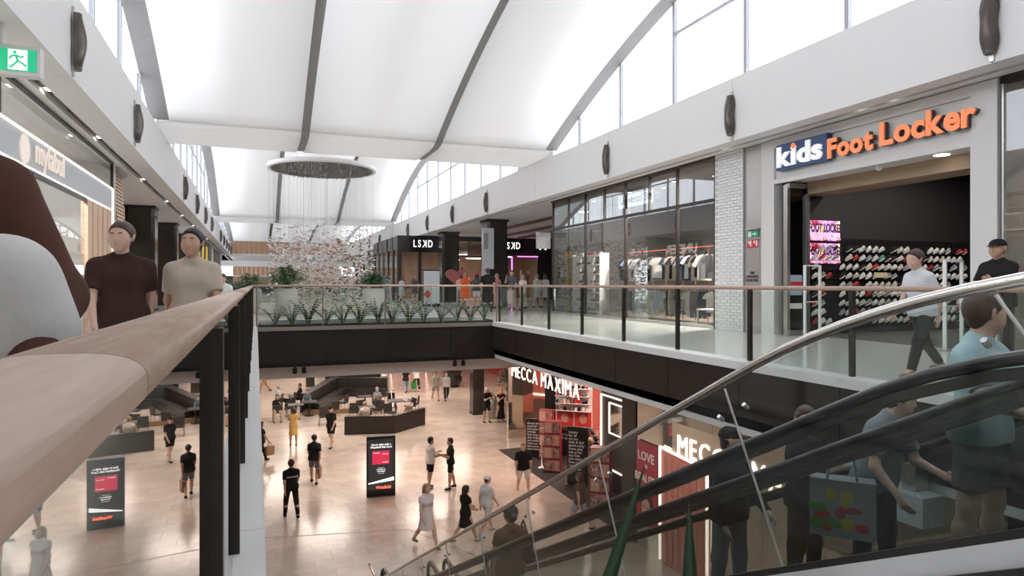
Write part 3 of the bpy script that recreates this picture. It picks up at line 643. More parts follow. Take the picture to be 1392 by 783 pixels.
for k in range(9): MB().tube([(11.3+.05*(k % 2), 6.05+.08*k, .02), (11.3+.05*(k % 2), 6.05+.08*k, 3.6)], .012, 6).build('cord', M('cord_pale', (.6, .6, .57), .5), o)
bx('curtain_rail', (11.25, 11.4, 5.95, 6.8, 3.6, 3.65), STEEL, o)
o = thing('steel_portal', 'grey steel portal behind the glass right of the shoe shop', 'frame', (11.8, 5.6, 0), world=True)
for y in (4.6, 6.75): bx('jamb', (11.75, 11.85, y-.06, y+.06, .012, 3.3), STEEL, o)
bx('lintel', (11.75, 11.85, 4.54, 6.81, 3.3, 3.42), STEEL, o)

# far right shops facing the camera, with columns and ceiling battens
LS = struct('wall_right', loc=(14, 44, 0))
DK = M('shopfront_dark', (.035, .028, .025), .4); WARMW = M('shop_warm', (.36, .24, .17), .7, var=.35, scale=1.5)
shell('wall_right', 9.0, 22, 44.2, 54, 0, 4.35, WARMW, M('shop_floor_warm', (.35, .27, .21), .3), M('shop_ceiling_grey', (.25, .23, .21), .7), open_side='y0', side0='none')
for x0, x1, z0, z1 in ((8.8, 9.1, 0, 4.4), (10.25, 10.45, 0, 4.4), (12.2, 12.55, 0, 4.4), (9.1, 12.2, 3.3, 4.4), (16.2, 16.7, 0, 4.4), (19.0, 22, 0, 4.4), (16.7, 19.0, 3.2, 4.4), (12.55, 16.2, 4.1, 4.4)): bx('front_panel', (x0, x1, 44.0, 44.2, z0, z1), DK, LS)
for k in range(6): bx('front_panel', (8.9, 9.05, 44.2+1.9*k, 44.2+1.9*k+(.25 if k % 2 else .45), 0, 4.4), DK, LS)
bx('front_panel', (8.9, 9.05, 44.2, 54.2, 3.5, 4.4), DK, LS)
w9 = struct('window_9', loc=(11, 44, 0))
for x0, x1 in ((9.1, 10.25), (10.45, 12.2)): bx('pane', (x0+.02, x1-.02, 44.08, 44.09, .02, 3.3), GLS, w9)
for k in range(3): bx('frame', (12.55+1.2*k, 12.6+1.2*k, 44.05, 44.12, 3.1, 4.1), BRONZE, w9); bx('pane', (12.62+1.2*k, 13.73+1.2*k, 44.08, 44.09, 3.15, 4.08), GLS, w9)
bx('transom', (12.55, 16.2, 44.05, 44.12, 3.05, 3.12), BRONZE, w9)
for k, (x, nm) in enumerate(((9.75, 'left'), (16.15, 'right'))):
    o = thing('shop_sign', 'black box sign with white block letters on the %s dark shopfront' % nm, 'sign', (x, 43.9, 3.8), world=True)
    bx('board', (x-.1, x+1.65, 43.85, 43.99, 3.45, 4.3), BLACK, o); letters('LSKD', .46, 1.3, M('sign_glow', (1, 1, 1), .5, emit=(1, 1, 1), es=1.0), o, (x+.12, 43.84, 3.64), '-Y', .01, .01, .26)
o = thing('shop_sign', 'black box sign mostly hidden behind the corner of the glazed store', 'sign', (19.1, 43.9, 3.8), world=True); bx('board', (18.9, 21, 43.85, 43.99, 3.45, 4.3), BLACK, o); letters('N', .46, .5, M('sign_glow'), o, (19.1, 43.84, 3.64), '-Y', .01, .03)
PUR = M('purple_light', (.6, .2, .7), .5, emit=(.7, .15, .8), es=3)
o = thing('violet_light', 'thin violet light strip round the doorway of the dark shopfront', 'light', (17.5, 43.9, 2), world=True); bx('strip', (16.95, 17.02, 43.9, 43.97, .3, 3.1), PUR, o); bx('strip', (17.4, 19.0, 43.9, 43.97, 3.08, 3.14), PUR, o)
REDW = M('red_display', (.55, .05, .04), .5)
rnd = random.Random(8)
for k in range(5): bx('pane', (8.96, 8.98, 44.65+1.9*k, 46.05+1.9*k, .02, 3.5), GLS, LS)
for k in range(14):
    x = 9.4+.85*k; hh = rnd.uniform(1.4, 2.4)
    o = thing('display_rack', '%s display stand inside the far shops, number %s from the hall' % (('red', 'pale', 'dark', 'tan')[k % 4], 'one two three four five six seven eight nine ten eleven twelve thirteen fourteen'.split()[k]), 'shelf', (x, 49+(k % 3), 0.012), group='display stands in the far shops')
    m_ = (REDW, WARMW, DK, PALEW)[k % 4]
    for q in range(4): MB().box(-.35, .35, -.2, .2, q*hh/4, q*hh/4+.04).build('shelf_board', m_, o)
    for q in (-.35, .31): MB().box(q, q+.04, -.2, .2, 0, hh).build('side_panel', m_, o)
    MB().box(-.3, .3, -.1, .1, .05+hh/2, hh*.5+.3).build('goods', (WHITE, REDW, DK)[k % 3], o)
for k, (x0, z) in enumerate(((13.2, 2.85), (14.4, 2.6), (12.9, 2.5), (17.3, 2.8))):
    o = pbx('ceiling_light', (x0, x0+1.1, 46+k*.5, 46.1+k*.5, z+.4, z+.45), LAMPW, 'white linear lamp %s inside the far shops' % ('over the red stand', 'in the middle', 'low on the left', 'right of the dark column')[k], 'light')
PILM = M('column_gloss', (.055, .048, .042), .12, .3, var=.2, scale=1)
for k, (x, y) in enumerate(((11.4, 32.0), (11.4, 40.6), (-4.5, 31.7), (-4.5, 40.0), (-4.5, 48.5), (11.4, 57.5))):
    o = struct('column', loc=(x, y, 0)); o.name = 'column'
    MB().prism([(x-.42, y-.55), (x+.42, y-.55), (x+.55, y-.42), (x+.55, y+.42), (x+.42, y+.55), (x-.42, y+.55), (x-.55, y+.42), (x-.55, y-.42)], 2, 0, 4.3).build('shaft', PILM, o)
    bx('cap', (x-.58, x+.58, y-.58, y+.58, 4.3, 4.42), BRONZE, o); bx('skirting', (x-.57, x+.57, y-.57, y+.57, 0, .12), BRONZE, o)
o = thing('directory_board', 'white hanging directory panel on the nearer dark column beyond the bridge', 'sign', (10.7, 31.4, 3), world=True)
bx('board', (10.55, 11.15, 31.36, 31.42, 1.9, 3.95), M('panel_white', (.62, .64, .65), .4), o); bx('map', (10.62, 10.85, 31.35, 31.36, 2.9, 3.7), M('map_grey', (.3, .32, .33), .5), o)
for k, (x, a, b) in enumerate(((13.45, 29, 40), (15.45, 30, 42), (17.2, 33, 43))): pbx('ceiling_batten', (x-.12, x+.12, a, b, 4.3, 4.42), BATTEN, 'red brown timber ceiling batten, %s of three above the far shops' % ('leftmost', 'middle', 'rightmost')[k], 'batten', 'ceiling battens')
# hall continues: dark shopfronts on the right beyond, seen as a thin band
for k in range(9):
    y0 = 54.5+3*k; o = struct('wall_right', loc=(10.9, y0, 0)); m_ = (DK, FLW, DK, WARMW)[k % 4]
    bx('pier', (10.8, 11.2, y0, y0+.4, 0, 4.4), m_, o); bx('shopfront', (10.9, 11.1, y0+.4, y0+3, 3.2, 4.4), m_, o); bx('pane', (10.95, 10.97, y0+.4, y0+3, 0.02, 3.2), GLS, o); bx('back', (14, 14.1, y0, y0+3, 0, 4.4), (WARMW, DK)[k % 2], o)
bx('far_floor_wall', (20, 20.1, 24, 44, 0, 4.4), DK, LS)
# poster stand
o = thing('poster_stand', 'tall white poster stand with a red diamond in front of the far shops', 'sign', (8.4, 33.2, 0), world=True)
bx('frame', (7.95, 8.87, 33.2, 33.28, .05, 1.88), BLACK, o); bx('poster', (7.99, 8.83, 33.19, 33.2, .12, 1.82), M('poster_pale', (.68, .72, .74), .5), o); bx('base', (7.9, 8.92, 33.05, 33.43, 0, .05), BLACK, o)
MB().prism([(8.2, .38), (8.42, .62), (8.2, .86), (7.98, .62)], 1, 33.18, 33.19).build('diamond', M('poster_red', (.70, .08, .05), .5), o)
text('lettering', 'HAVE A LOOK AT\nALL THE NEW\nIN STORE' if False else '------------\n----------\n-------', .12, M('grey_ink', (.35, .37, .4), .5), o, (8.06, 33.185, 1.45), '-Y', .001)
# heart sign
pts = [(16*math.sin(t)**3/17*.55, (13*math.cos(t)-5*math.cos(2*t)-2*math.cos(3*t)-math.cos(4*t))/17*.5) for t in [2*math.pi*i/30 for i in range(30)]]
o = thing('heart_sign', 'large dusty pink heart standing behind the shoppers near the far shops', 'sign', (11.2, 38.0, 1.55), world=True)
MB().prism([(11.2+a*1.35, 1.6+b*1.2) for a, b in pts][::-1], 1, 38, 38.15).build('heart', M('heart_pink', (.48, .14, .13), .5), o); MB().tube([(11.2, 38.08, 0), (11.2, 38.08, 1.2)], .03, 8).build('pole', STEEL, o); bx('base', (10.9, 11.5, 37.9, 38.25, 0, .04), STEEL, o)

# ------------------------------------------------------------------ left shops, upper level
LG = M('shop_grey_blue', (.50, .52, .55), .45, var=.04)
shell('wall_left', -8, -3.62, -4, 20.6, 0, 4.40, M('shop_pale', (.62, .6, .58), .7), None, None, open_side='x1')
ws = struct('window_10', loc=(-3.6, 10, 0))
bx('upper_frame', (-3.66, -3.56, 20.45, 20.65, 0, 4.42), FLW, ws)
for y0, y1 in ((-3.9, 4.0), (4.05, 12.0), (12.05, 20.4)): bx('pane', (-3.61, -3.60, y0, y1, 3.72, 4.36), GLF, ws); bx('mullion', (-3.64, -3.57, y1, y1+.05, 3.72, 4.4), BRONZE, ws)
bx('sign_band', (-3.75, -3.60, -3.9, 20.45, 3.14, 3.70), LG, ws); bx('rail', (-3.64, -3.57, -3.9, 20.45, 4.36, 4.41), BRONZE, ws)
bx('light_line', (-3.60, -3.575, -3.9, 20.45, 3.68, 3.715), STRIPL, ws); bx('light_line', (-3.60, -3.575, -3.9, 20.45, 3.10, 3.135), STRIPL, ws); bx('light_line', (-3.60, -3.57, 20.40, 20.44, .02, 3.7), M('strip_pale', (.9, .88, .85), .5, emit=(1, .92, .85), es=1.2), ws)
for y0, y1 in ((-3.9, 3.0), (3.05, 10.0), (10.05, 13.6), (13.65, 17.4)): bx('pane', (-3.61, -3.60, y0, y1, .02, 3.08), GLF, ws)
bx('door_head', (-3.66, -3.58, 10.0, 17.5, 3.02, 3.1), BRONZE, ws); bx('door_jamb', (-3.66, -3.56, 13.55, 13.68, 0, 3.05), BRONZE, ws)
for k in range(5): bx('timber_post', (-3.7, -3.56, 17.5+.55*k, 17.5+.55*k+.4, 0, 3.08), PALEW, ws)
o = thing('shop_sign', 'pale round emblem and script lettering on the grey band of the left shop', 'sign', (-3.58, 14.5, 3.4), world=True)
MB().tube([(-3.6, 13.2, 3.40), (-3.575, 13.2, 3.40)], .24, 24).build('emblem', M('emblem_cream', (.78, .68, .60), .5, emit=(1, .85, .75), es=.3), o)
text('lettering', 'englishlabel' if False else 'mylabul', .62, M('emblem_cream'), o, (-3.575, 13.7, 3.28), '+X', .01, .01)
o = thing('wall_disc', 'blue and pink round graphic seen through the left shop glass', 'picture', (-4.2, 15.2, 2.2), world=True)
def half(a0, a1): return [(15.0+1.5*math.cos(t), 1.75+.95*math.sin(t)) for t in np.linspace(a0, a1, 20)]
MB().prism(half(.15, math.pi+.15), 0, -4.25, -4.2).build('upper_half', M('disc_blue', (.32, .42, .58), .5), o); MB().prism(half(math.pi+.15, 2*math.pi+.15), 0, -4.25, -4.2).build('lower_half', M('disc_pink', (.55, .25, .24), .5), o); bx('panel', (-4.3, -4.25, 13.2, 17.2, .0, 2.9), M('panel_grey', (.55, .57, .6), .5), o)
for k, y in enumerate((7.5, 10.4, 13.5, 17.5, 24, 30, 36, 42, 48, 54)):
    o = thing('ceiling_light', 'small square downlight in the dark soffit slot above the left walkway, %s from the camera' % ('first second third fourth fifth sixth seventh eighth ninth tenth'.split()[k]), 'light', (-3.335, y, 4.5), group='downlights in the left soffit slot')
    MB().box(-.06, .06, -.12, .12, .0, .03).build('frame', STEEL, o); MB().box(-.045, .045, -.1, .1, -.008, 0).build('lamp_face', LAMPW, o)
    if k < 4:
        o = thing('air_grille', 'slotted air grille in the left soffit slot, %s from the camera' % ('first', 'second', 'third', 'fourth')[k], 'grille', (-3.335, y+.9, 4.5), group='air grilles in the left soffit slot')
        MB().box(-.075, .075, -.5, .5, .02, .04).build('back', BLACK, o)
        for q in range(4): MB().box(-.07+.04*q, -.055+.04*q, -.5, .5, 0, .02).build('slat', STEEL, o)
for k, y in enumerate((8.1, 9.4, 10.8, 12.6)):
    o = thing('ceiling_light', 'recessed downlight in the pale shop ceiling behind the left glass, %s from the camera' % ('first', 'second', 'third', 'fourth')[k], 'light', (-4.2, y, 4.4)); MB().lathe([(.07, 0), (.09, .0), (.09, .02)], n=14).build('ring', STEEL, o); MB().lathe([(0, -.004), (.065, -.004), (.065, 0)], n=14).build('lamp_face', LAMPW, o)
for k, y in enumerate((8.6, 9.3, 13.2, 26, 37)):
    o = thing('ceiling_light', 'small spotlight in the right soffit slot, %s from the camera' % ('first', 'second', 'third', 'fourth', 'fifth')[k], 'light', (10.615, y, 4.5)); MB().lathe([(.04, 0), (.055, .0), (.055, .03)], n=12).build('ring', STEEL, o); MB().lathe([(0, -.006), (.038, -.006), (.038, 0)], n=12).build('lamp_face', LAMPW, o)
# exit sign
o = thing('exit_sign', 'green running man exit sign hanging from the soffit over the left walkway', 'sign', (-2.95, 9.97, 3.9), world=True)
bx('housing', (-3.35, -2.53, 9.90, 10.06, 3.75, 4.12), M('housing_grey', (.62, .62, .62), .4), o); bx('face', (-3.33, -2.57, 9.885, 9.9, 3.80, 4.07), M('exit_green', (.02, .42, .22), .4, emit=(.01, .5, .22), es=.5), o)
PW = M('exit_white', (.9, .95, .92), .4, emit=(.9, 1, .95), es=.7); PG = MATS['exit_green']
bx('pictogram_field', (-2.86, -2.66, 9.88, 9.886, 3.81, 4.06), PW, o)
MB().prism([(-3.3, 3.94), (-3.17, 4.04), (-3.17, 3.97), (-2.98, 3.97), (-2.98, 3.91), (-3.17, 3.91), (-3.17, 3.84)], 1, 9.88, 9.886).build('arrow', PW, o)
man = MB().tube([(-2.79, 9.876, 4.025), (-2.79, 9.880, 4.025)], .02, 12)
for a, b in (((-2.78, 3.995), (-2.76, 3.92)), ((-2.78, 3.99), (-2.83, 3.97)), ((-2.83, 3.97), (-2.845, 3.94)), ((-2.77, 3.985), (-2.72, 3.965)), ((-2.72, 3.965), (-2.70, 3.985)), ((-2.76, 3.92), (-2.70, 3.885)), ((-2.70, 3.885), (-2.67, 3.855)), ((-2.76, 3.92), (-2.80, 3.87)), ((-2.80, 3.87), (-2.84, 3.83))): man.tube([(a[0], 9.878, a[1]), (b[0], 9.878, b[1])], .012, 6)
man.build('running_man', PG, o); MB().tube([(-2.95, 9.98, 4.12), (-2.95, 9.98, 4.42)], .03, 10).build('hanger_rod', M('housing_grey'), o)
# timber batten screen
o = thing('batten_screen', 'hanging screen of stacked pale timber battens beside the left shop', 'screen', (-3.7, 22.3, 3), world=True)
for k in range(26):
    z = 4.3-.105*k; t = k/25; off = .5*t**1.3
    bx('batten', (-3.85+.12*t, -3.75+.12*t+.05, 21.2+off, 22.5+off*.4, z-.07, z), PALEW, o)
bx('hanging_plate', (-3.8, -3.6, 21.2, 22.6, 4.30, 4.42), STEEL, o)
for x in (-3.72,): bx('cable', (x, x+.01, 22.2, 22.21, 1.65, 4.3), STEEL, o)
# left shops further along
GSIGN = M('green_band', (.08, .22, .02), .5, emit=(.12, .3, .03), es=.4)
lw = struct('wall_left', loc=(-7, 35, 0))
for k in range(4):
    y0 = 21.5+6.2*k; m_ = (DK, TIMBER, LG, DK)[k]
    bx('pier', (-6.1, -5.7, y0, y0+.6, 0, 4.4), m_, lw); bx('front_band', (-6.0, -5.8, y0+.6, y0+6.2, 3.0, 4.4), m_, lw); bx('back', (-9, -8.9, y0, y0+6.2, 0, 4.4), (WARMW, TIMBER, FLW, DK)[k], lw)
o = thing('shop_sign', 'green band with white lettering behind the first dark column on the left', 'sign', (-5.75, 25, 3.1), world=True); bx('board', (-5.8, -5.72, 22.3, 27.5, 2.75, 3.15), GSIGN, o); text('lettering', 'kathlu', .45, M('sign_glow'), o, (-5.71, 23, 2.82), '+X')
o = thing('shop_sign', 'lit white and red stacked lettering between the two dark columns on the left', 'sign', (-5.72, 34.5, 2.8), world=True); bx('board', (-5.8, -5.72, 33.4, 36.4, 1.9, 3.3), DK, o); text('lettering', 'HEI', .6, M('sign_glow'), o, (-5.71, 33.8, 2.75), '+X'); text('lettering', 'ERS', .7, M('red_glow', (1, .2, .15), .5, emit=(1, .12, .08), es=2), o, (-5.71, 33.7, 2.05), '+X')
# opposite side sign that the shop glass reflects
us = thing('shop_sign', 'white block lettering on the dark band of a left shop between the columns', 'sign', (-5.6, 41, 3.2), world=True)
YEL = M('yellow_panel', (.75, .48, .02), .5, emit=(.8, .5, .02), es=.3)
for k in range(9):
    y0 = 47+3.8*k; o2 = struct('wall_left', loc=(-3.7, y0, 0)); m_ = (LG, DK, DK, DK, FLW, DK, WARMW, DK, FLW)[k]
    bx('pier', (-3.9, -3.55, y0, y0+.5, 0, 4.4), m_, o2); bx('front_band', (-3.8, -3.6, y0+.5, y0+3.8, 3.1, 4.4), m_, o2); bx('pane', (-3.7, -3.69, y0+.5, y0+3.8, .02, 3.1), GLS, o2); bx('back', (-7, -6.9, y0, y0+3.8, 0, 4.4), (WARMW, DK, FLW)[k % 3], o2)
    if k in (1, 2): tag(bx('banner', (-3.56, -3.52, y0+.6, y0+2.2, 1.0, 4.0), YEL), 'yellow upright banner, %s of two on the far left shops' % ('nearer', 'farther')[k-1], 'banner')
bx('board', (-5.69, -5.63, 36.5, 46.0, 3.1, 4.1), DK, us); letters('UNDER ARMOUR', .6, 8.6, M('sign_glow'), us, (-5.62, 37.0, 3.3), '+X', .01, .03)
# ------------------------------------------------------------------ hanging leaf sculpture
o = thing('hanging_sculpture', 'cloud of hanging white leaves under a round silver ceiling disc beyond the bridge', 'sculpture', (3.1, 34.2, 6.9))
SIL = M('disc_silver', (.42, .41, .40), .35, .6, var=.25, scale=9)
MB().lathe([(2.45, -.10), (2.62, -.10), (2.62, .10), (2.45, .10), (2.45, -.10)], n=48, cap=False).build('rim', M('rim_white', (.75, .75, .74), .4), o, True)
MB().lathe([(0, 0), (2.46, 0), (2.46, .03), (0, .03)], n=48).build('plate', SIL, o)
rnd = random.Random(3); b = MB(); rods = MB(); pts = []
while len(pts) < 2900:
    x, y = rnd.uniform(-2.6, 2.6), rnd.uniform(-2.6, 2.6)
    if x*x+y*y > 6.76: continue
    z = rnd.triangular(-8.3, -2.6, -5.0) if rnd.random() < .8 else rnd.uniform(-8.3, -3.4); pts.append((x, y, z))
for k in range(700):
    a = rnd.random()*2*math.pi; r = 2.4*math.sqrt(rnd.random()); rods.box(r*math.cos(a)-.02, r*math.cos(a)+.02, r*math.sin(a)-.02, r*math.sin(a)+.02, -.16, -.01)
q = rods.build('drop_rods', STEEL, o); q['kind'] = 'stuff'
def leaf(mb, c, L, W, a, tilt):
    ca, sa = math.cos(a), math.sin(a); n = 5; top = []
    P = [(-L, 0, 0), (-L*.4, W, .03), (L*.35, W*.9, .01+tilt*.5), (L, 0, tilt), (L*.35, -W*.9, tilt*.5-.02), (-L*.4, -W, -.01)]
    v = [(c[0]+x*ca-y*sa, c[1]+x*sa+y*ca, c[2]+z) for x, y, z in P]+[(c[0]+x*ca-y*sa, c[1]+x*sa+y*ca, c[2]+z-.022) for x, y, z in P]
    mb.add(v, [(0, 5, 4, 3, 2, 1)[::-1], (6, 7, 8, 9, 10, 11)[::-1]]+[(i, (i+1) % 6, 6+(i+1) % 6, 6+i)[::-1] for i in range(6)])
LEAFW = M('leaf_white', (.80, .78, .76), .3, var=.06); LEAFC = M('leaf_copper', (.42, .25, .18), .35, .3)
l1 = MB(); leaf(l1, (0, 0, 0), .12, .055, 0, .05); lm = l1.mesh('leaf', LEAFW); l2 = MB(); leaf(l2, (0, 0, 0), .12, .055, 0, .05); lm2 = l2.mesh('leaf', LEAFC)
pts.sort(key=lambda p: p[1]); mass = [MB(), MB()]
for k, p in enumerate(pts):
    if k < 290: q = link('leaf', lm if rnd.random() < .82 else lm2, o, p, (rnd.uniform(-.5, .5), rnd.uniform(-.5, .5), rnd.random()*6.28))
    else: leaf(mass[0 if rnd.random() < .82 else 1], p, rnd.uniform(.08, .13), .05, rnd.random()*6.28, rnd.uniform(-.1, .12))
for m_, mt, nm in ((mass[0], LEAFW, 'leaf_cloud'), (mass[1], LEAFC, 'copper_leaf_cloud')): q = m_.build(nm, mt, o); q['kind'] = 'stuff'
wires = MB()
for k in range(150):
    x, y, z = pts[(k*37) % len(pts)]; wires.box(x-.002, x+.002, y-.002, y+.002, z, 0)
q = wires.build('wires', STEEL, o); q['kind'] = 'stuff'
for k in range(4): MB().tube([(1.8*math.cos(k*1.57+.7), 1.8*math.sin(k*1.57+.7), .02), (1.8*math.cos(k*1.57+.7), 1.8*math.sin(k*1.57+.7), 1.9)], .012, 6).build('cable', STEEL, o)

# ------------------------------------------------------------------ plants
LF = M('leaf_green', (.022, .075, .02), .35, var=.45, scale=7, island=.25); LF2 = M('leaf_pale_green', (.09, .17, .06), .45, var=.4, scale=7, island=.25); STM = M('stem_green', (.10, .16, .05), .5); SOIL = M('soil', (.05, .04, .03), .9, var=.4, scale=20)
def leaflet(mb, base, d, L, W, droop=.25):
    d = Vector(d).normalized(); s_ = d.cross(Vector((0, 0, 1))); s_ = s_.normalized() if s_.length > .1 else Vector((1, 0, 0)); B = Vector(base); nrm = s_.cross(d).normalized()
    m = B+d*L*.5+nrm*(-.02*L); t = B+d*L-Vector((0, 0, droop*L))
    mb.add([tuple(B), tuple(m+s_*W), tuple(t), tuple(m-s_*W), tuple(m+nrm*W*.25)], [(0, 1, 4), (1, 2, 4), (2, 3, 4), (3, 0, 4)])
def stemplant(seed, n, H, spread, LL=.115, LWd=.04, step=.06):
    r = random.Random(seed); st = MB(); lf = MB()
    for k in range(n):
        a = 2*math.pi*k/n+r.uniform(-.4, .4); lean = r.uniform(.15, spread); h = H*r.uniform(.65, 1.05)
        P = [Vector((.03*math.cos(a)+lean*h*t**1.6*math.cos(a), .03*math.sin(a)+lean*h*t**1.6*math.sin(a), h*t*(1-.15*lean*t))) for t in (0, .25, .5, .75, 1)]
        st.tube([tuple(p) for p in P], [.012, .011, .009, .007, .004], 5)
        L = h; m = int(L/step)
        for i in range(max(2, int(m*.25)), m+1):
            t = i/m*4; j = min(int(t), 3); c = P[j].lerp(P[j+1], t-j); dr = (P[j+1]-P[j]).normalized(); sd = dr.cross(Vector((-math.sin(a), math.cos(a), 0))).normalized(); tt = Vector((-math.sin(a), math.cos(a), 0))
            for sg in (-1, 1): leaflet(lf, c, tt*sg*.8+dr*.7+sd*r.uniform(-.3, .3), LL*r.uniform(.8, 1.15)*(1-.3*i/m), LWd)
    return st, lf
zz = []
for sd in (1, 2, 3): st, lf = stemplant(sd, 8, .62, .85); zz.append((st.mesh('stems', STM), lf.mesh('leaves', LF)))
tr = thing('planter_trough', 'long low planter trough with soil along the bridge edge', 'planter', (3.3, 18.65, 0), world=True)
bx('soil', (.12, 6.45, 18.36, 18.95, 0.0, .06), SOIL, tr); bx('back_wall', (.05, 6.5, 18.95, 19.2, 0, .17), WHITE, tr); bx('front_wall', (.12, 6.45, 18.33, 18.36, 0, .07), BRONZE, tr); bx('end_wall', (.05, .12, 18.36, 18.95, 0, .1), BRONZE, tr); bx('end_wall', (6.45, 6.5, 18.36, 18.95, 0, .1), BRONZE, tr)
rnd = random.Random(2)
ORD = 'first second third fourth fifth sixth seventh eighth ninth tenth eleventh twelfth thirteenth fourteenth fifteenth sixteenth'.split()
for k in range(14):
    x = .42+k*.455+rnd.uniform(-.06, .06)
    o = thing('leafy_plant', 'glossy dark green plant with arching stems in the bridge trough, %s from the left' % ORD[k], 'plant', (x, 18.63+rnd.uniform(-.06, .06), .06), rnd.random()*6, 'plants in the bridge trough')
    a, b = zz[k % 3]; s_ = rnd.uniform(.8, 1.1)
    for q in (link('stems', a, o), link('leaves', b, o)): q.scale = (s_, s_, s_*rnd.uniform(.9, 1.15))
POT = M('pot_stone', (.52, .50, .46), .7, var=.1, scale=6); PBLK = M('pot_black', (.02, .018, .017), .3)
def bush(seed, n, r0, h, LL=.16, W=.035, flat=1.):
    r = random.Random(seed); lf = MB(); st = MB()
    for k in range(n):
        a = r.random()*6.283; el = r.uniform(.1, 1.5); rad = r0*r.uniform(.3, 1); c = Vector((rad*math.cos(a)*math.cos(el)*flat, rad*math.sin(a)*math.cos(el)*flat, h*.25+h*.75*math.sin(el)*r.uniform(.4, 1)))
        d = Vector((math.cos(a), math.sin(a), r.uniform(-.2, .8)))
        leaflet(lf, c, d, LL*r.uniform(.7, 1.3), W, .3)
        if k % 6 == 0: st.tube([(0, 0, 0), tuple(c*.5+Vector((0, 0, .05))), tuple(c)], [.014, .009, .004], 5)
    return st, lf
def pot_plant(x, y, z0, prof, potm, label, seed, n, r0, h, LL=.2, W=.04, leafm=LF, group=None, name='potted_plant'):
    o = thing(name, label, 'potted plant', (x, y, z0), 0, group)
    MB().lathe(prof, n=24).build('pot', potm, o, True); zt = prof[-1][1]
    MB().lathe([(0, zt-.06), (prof[-1][0]*.9, zt-.06), (prof[-1][0]*.9, zt-.04), (0, zt-.04)], n=16).build('soil', SOIL, o)
    st, lf = bush(seed, n, r0, h, LL, W)
    for nm, m_, mt in (('stems', st, STM), ('leaves', lf, leafm)): q = m_.build(nm, mt, o); q.location = (0, 0, zt-.05)
    return o
TALL = [(.24, 0), (.27, .02), (.38, .55), (.42, .82), (.40, .93), (.36, .97), (.34, .99), (.32, .99)]
pot_plant(1.0, 25.1, 0, TALL, POT, 'tall pale stone pot with a bushy fern, left one on the bridge', 4, 420, .75, .85, .26, .045, LF2)
pot_plant(4.05, 24.6, 0, TALL, POT, 'tall pale stone pot with a leafy bush, right one on the bridge beside the sculpture', 5, 420, .6, .65, .2, .05, LF)
pot_plant(-.2, 27.5, 0, TALL, POT, 'smaller bushy pot plant behind the left stone pot', 6, 260, .7, .6, .24, .045, LF2)
pot_plant(-1.6, 40.5, 0, [(.3, 0), (.45, .5), (.4, .8), (.36, .8)], POT, 'flowering pale bush in a pot at the far left walkway', 7, 300, .8, .7, .2, .05, LF2)
for k, x in enumerate((1.5, 3.2, 5.4)): pot_plant(x, 45.2, 0, [(.3, 0), (.4, .4), (.36, .45)], POT, 'green bush behind the hanging leaf sculpture, %s of three' % ('left', 'middle', 'right')[k], 20+k, 200, .7, .9, .25, .05, LF)
# sword leaves rising in the foreground
pl = thing('planter_box', 'dark planter box with two upright sword leaves in front of the escalator glass', 'planter', (1.05, 1.4, 0), world=True)
bx('box', (.72, 1.38, 1.2, 1.62, 0, .15), BLACK, pl); bx('soil', (.74, 1.36, 1.22, 1.60, .15, .155), SOIL, pl)
def sword(mb, b, t, w, bend):
    B = Vector(b); T = Vector(t); n = 10; v = []; f = []; sd = Vector((.93, -.36, 0))
    for i in range(n+1):
        u = i/n; c = B.lerp(T, u)+Vector(bend)*(4*u*(1-u)); ww = w*(1-u**1.6)*(.85+.3*u)+.001
        v += [tuple(c-sd*ww), tuple(c+Vector((-.36, -.93, 0))*ww*.22), tuple(c+sd*ww), tuple(c-Vector((-.36, -.93, 0))*ww*.3)]
    for i in range(n): f += [(4*i+k, 4*i+(k+1) % 4, 4*i+4+(k+1) % 4, 4*i+4+k) for k in range(4)]
    mb.add(v, f)
SWD = M('sword_leaf', (.025, .06, .03), .35, var=.35, scale=5)
def ray(u, v, d):
    lat = (u-696)/900*d; return (d*.3606+lat*.9326, d*.9326-lat*.3606, 1.15-(v-386)/900*d)
for nm, b_, t_, w_, bd in (('leaf', (812, 850, 1.72), (877, 632, 1.72), .026, (-.006, 0, .0)), ('leaf', (938, 850, 1.72), (937, 682, 1.72), .029, (0, 0, 0))):
    B = Vector(ray(*b_)); T = Vector(ray(*t_)); B2 = B+(B-T)*((B.z-.15)/(T.z-B.z)) if B.z > .15 else B
    mb = MB(); sword(mb, tuple(B2), tuple(T), w_, bd); mb.build(nm, SWD, pl, True)

# ------------------------------------------------------------------ escalators
SL = .517
HB = M('handrail_black', (.014, .013, .013), .3); STEPM = M('step_grey', (.16, .155, .15), .4, .5); TRUSS = M('truss_dark', (.035, .032, .03), .4, .4)
def zpath(zc, top, bot, y, k=.22):
    l = zc-SL*y
    def sm(a, b, k): h = max(k-abs(a-b), 0)/k; return min(a, b)-h*h*k*.25
    return -sm(-sm(l, top, k*1.6), -bot, k)
def slant(parent, name, x0, x1, zt, zb, y0, y1, mat):
    """strip between two sloping edges"""
    ys = np.linspace(y0, y1, 40); v = []; f = []
    for y in ys: v += [(x0, y, zb(y)), (x1, y, zb(y)), (x1, y, zt(y)), (x0, y, zt(y))]
    for i in range(39):
        a = 4*i; b = a+4; f += [(a, a+1, b+1, b), (a+1, a+2, b+2, b+1), (a+2, a+3, b+3, b+2), (a+3, a, b, b+3)]
    f += [(0, 3, 2, 1), (156, 157, 158, 159)]
    return MB().add(v, f).build(name, mat, parent)
def nos(y): return zpath(.77, 0, Z1, y, .15)
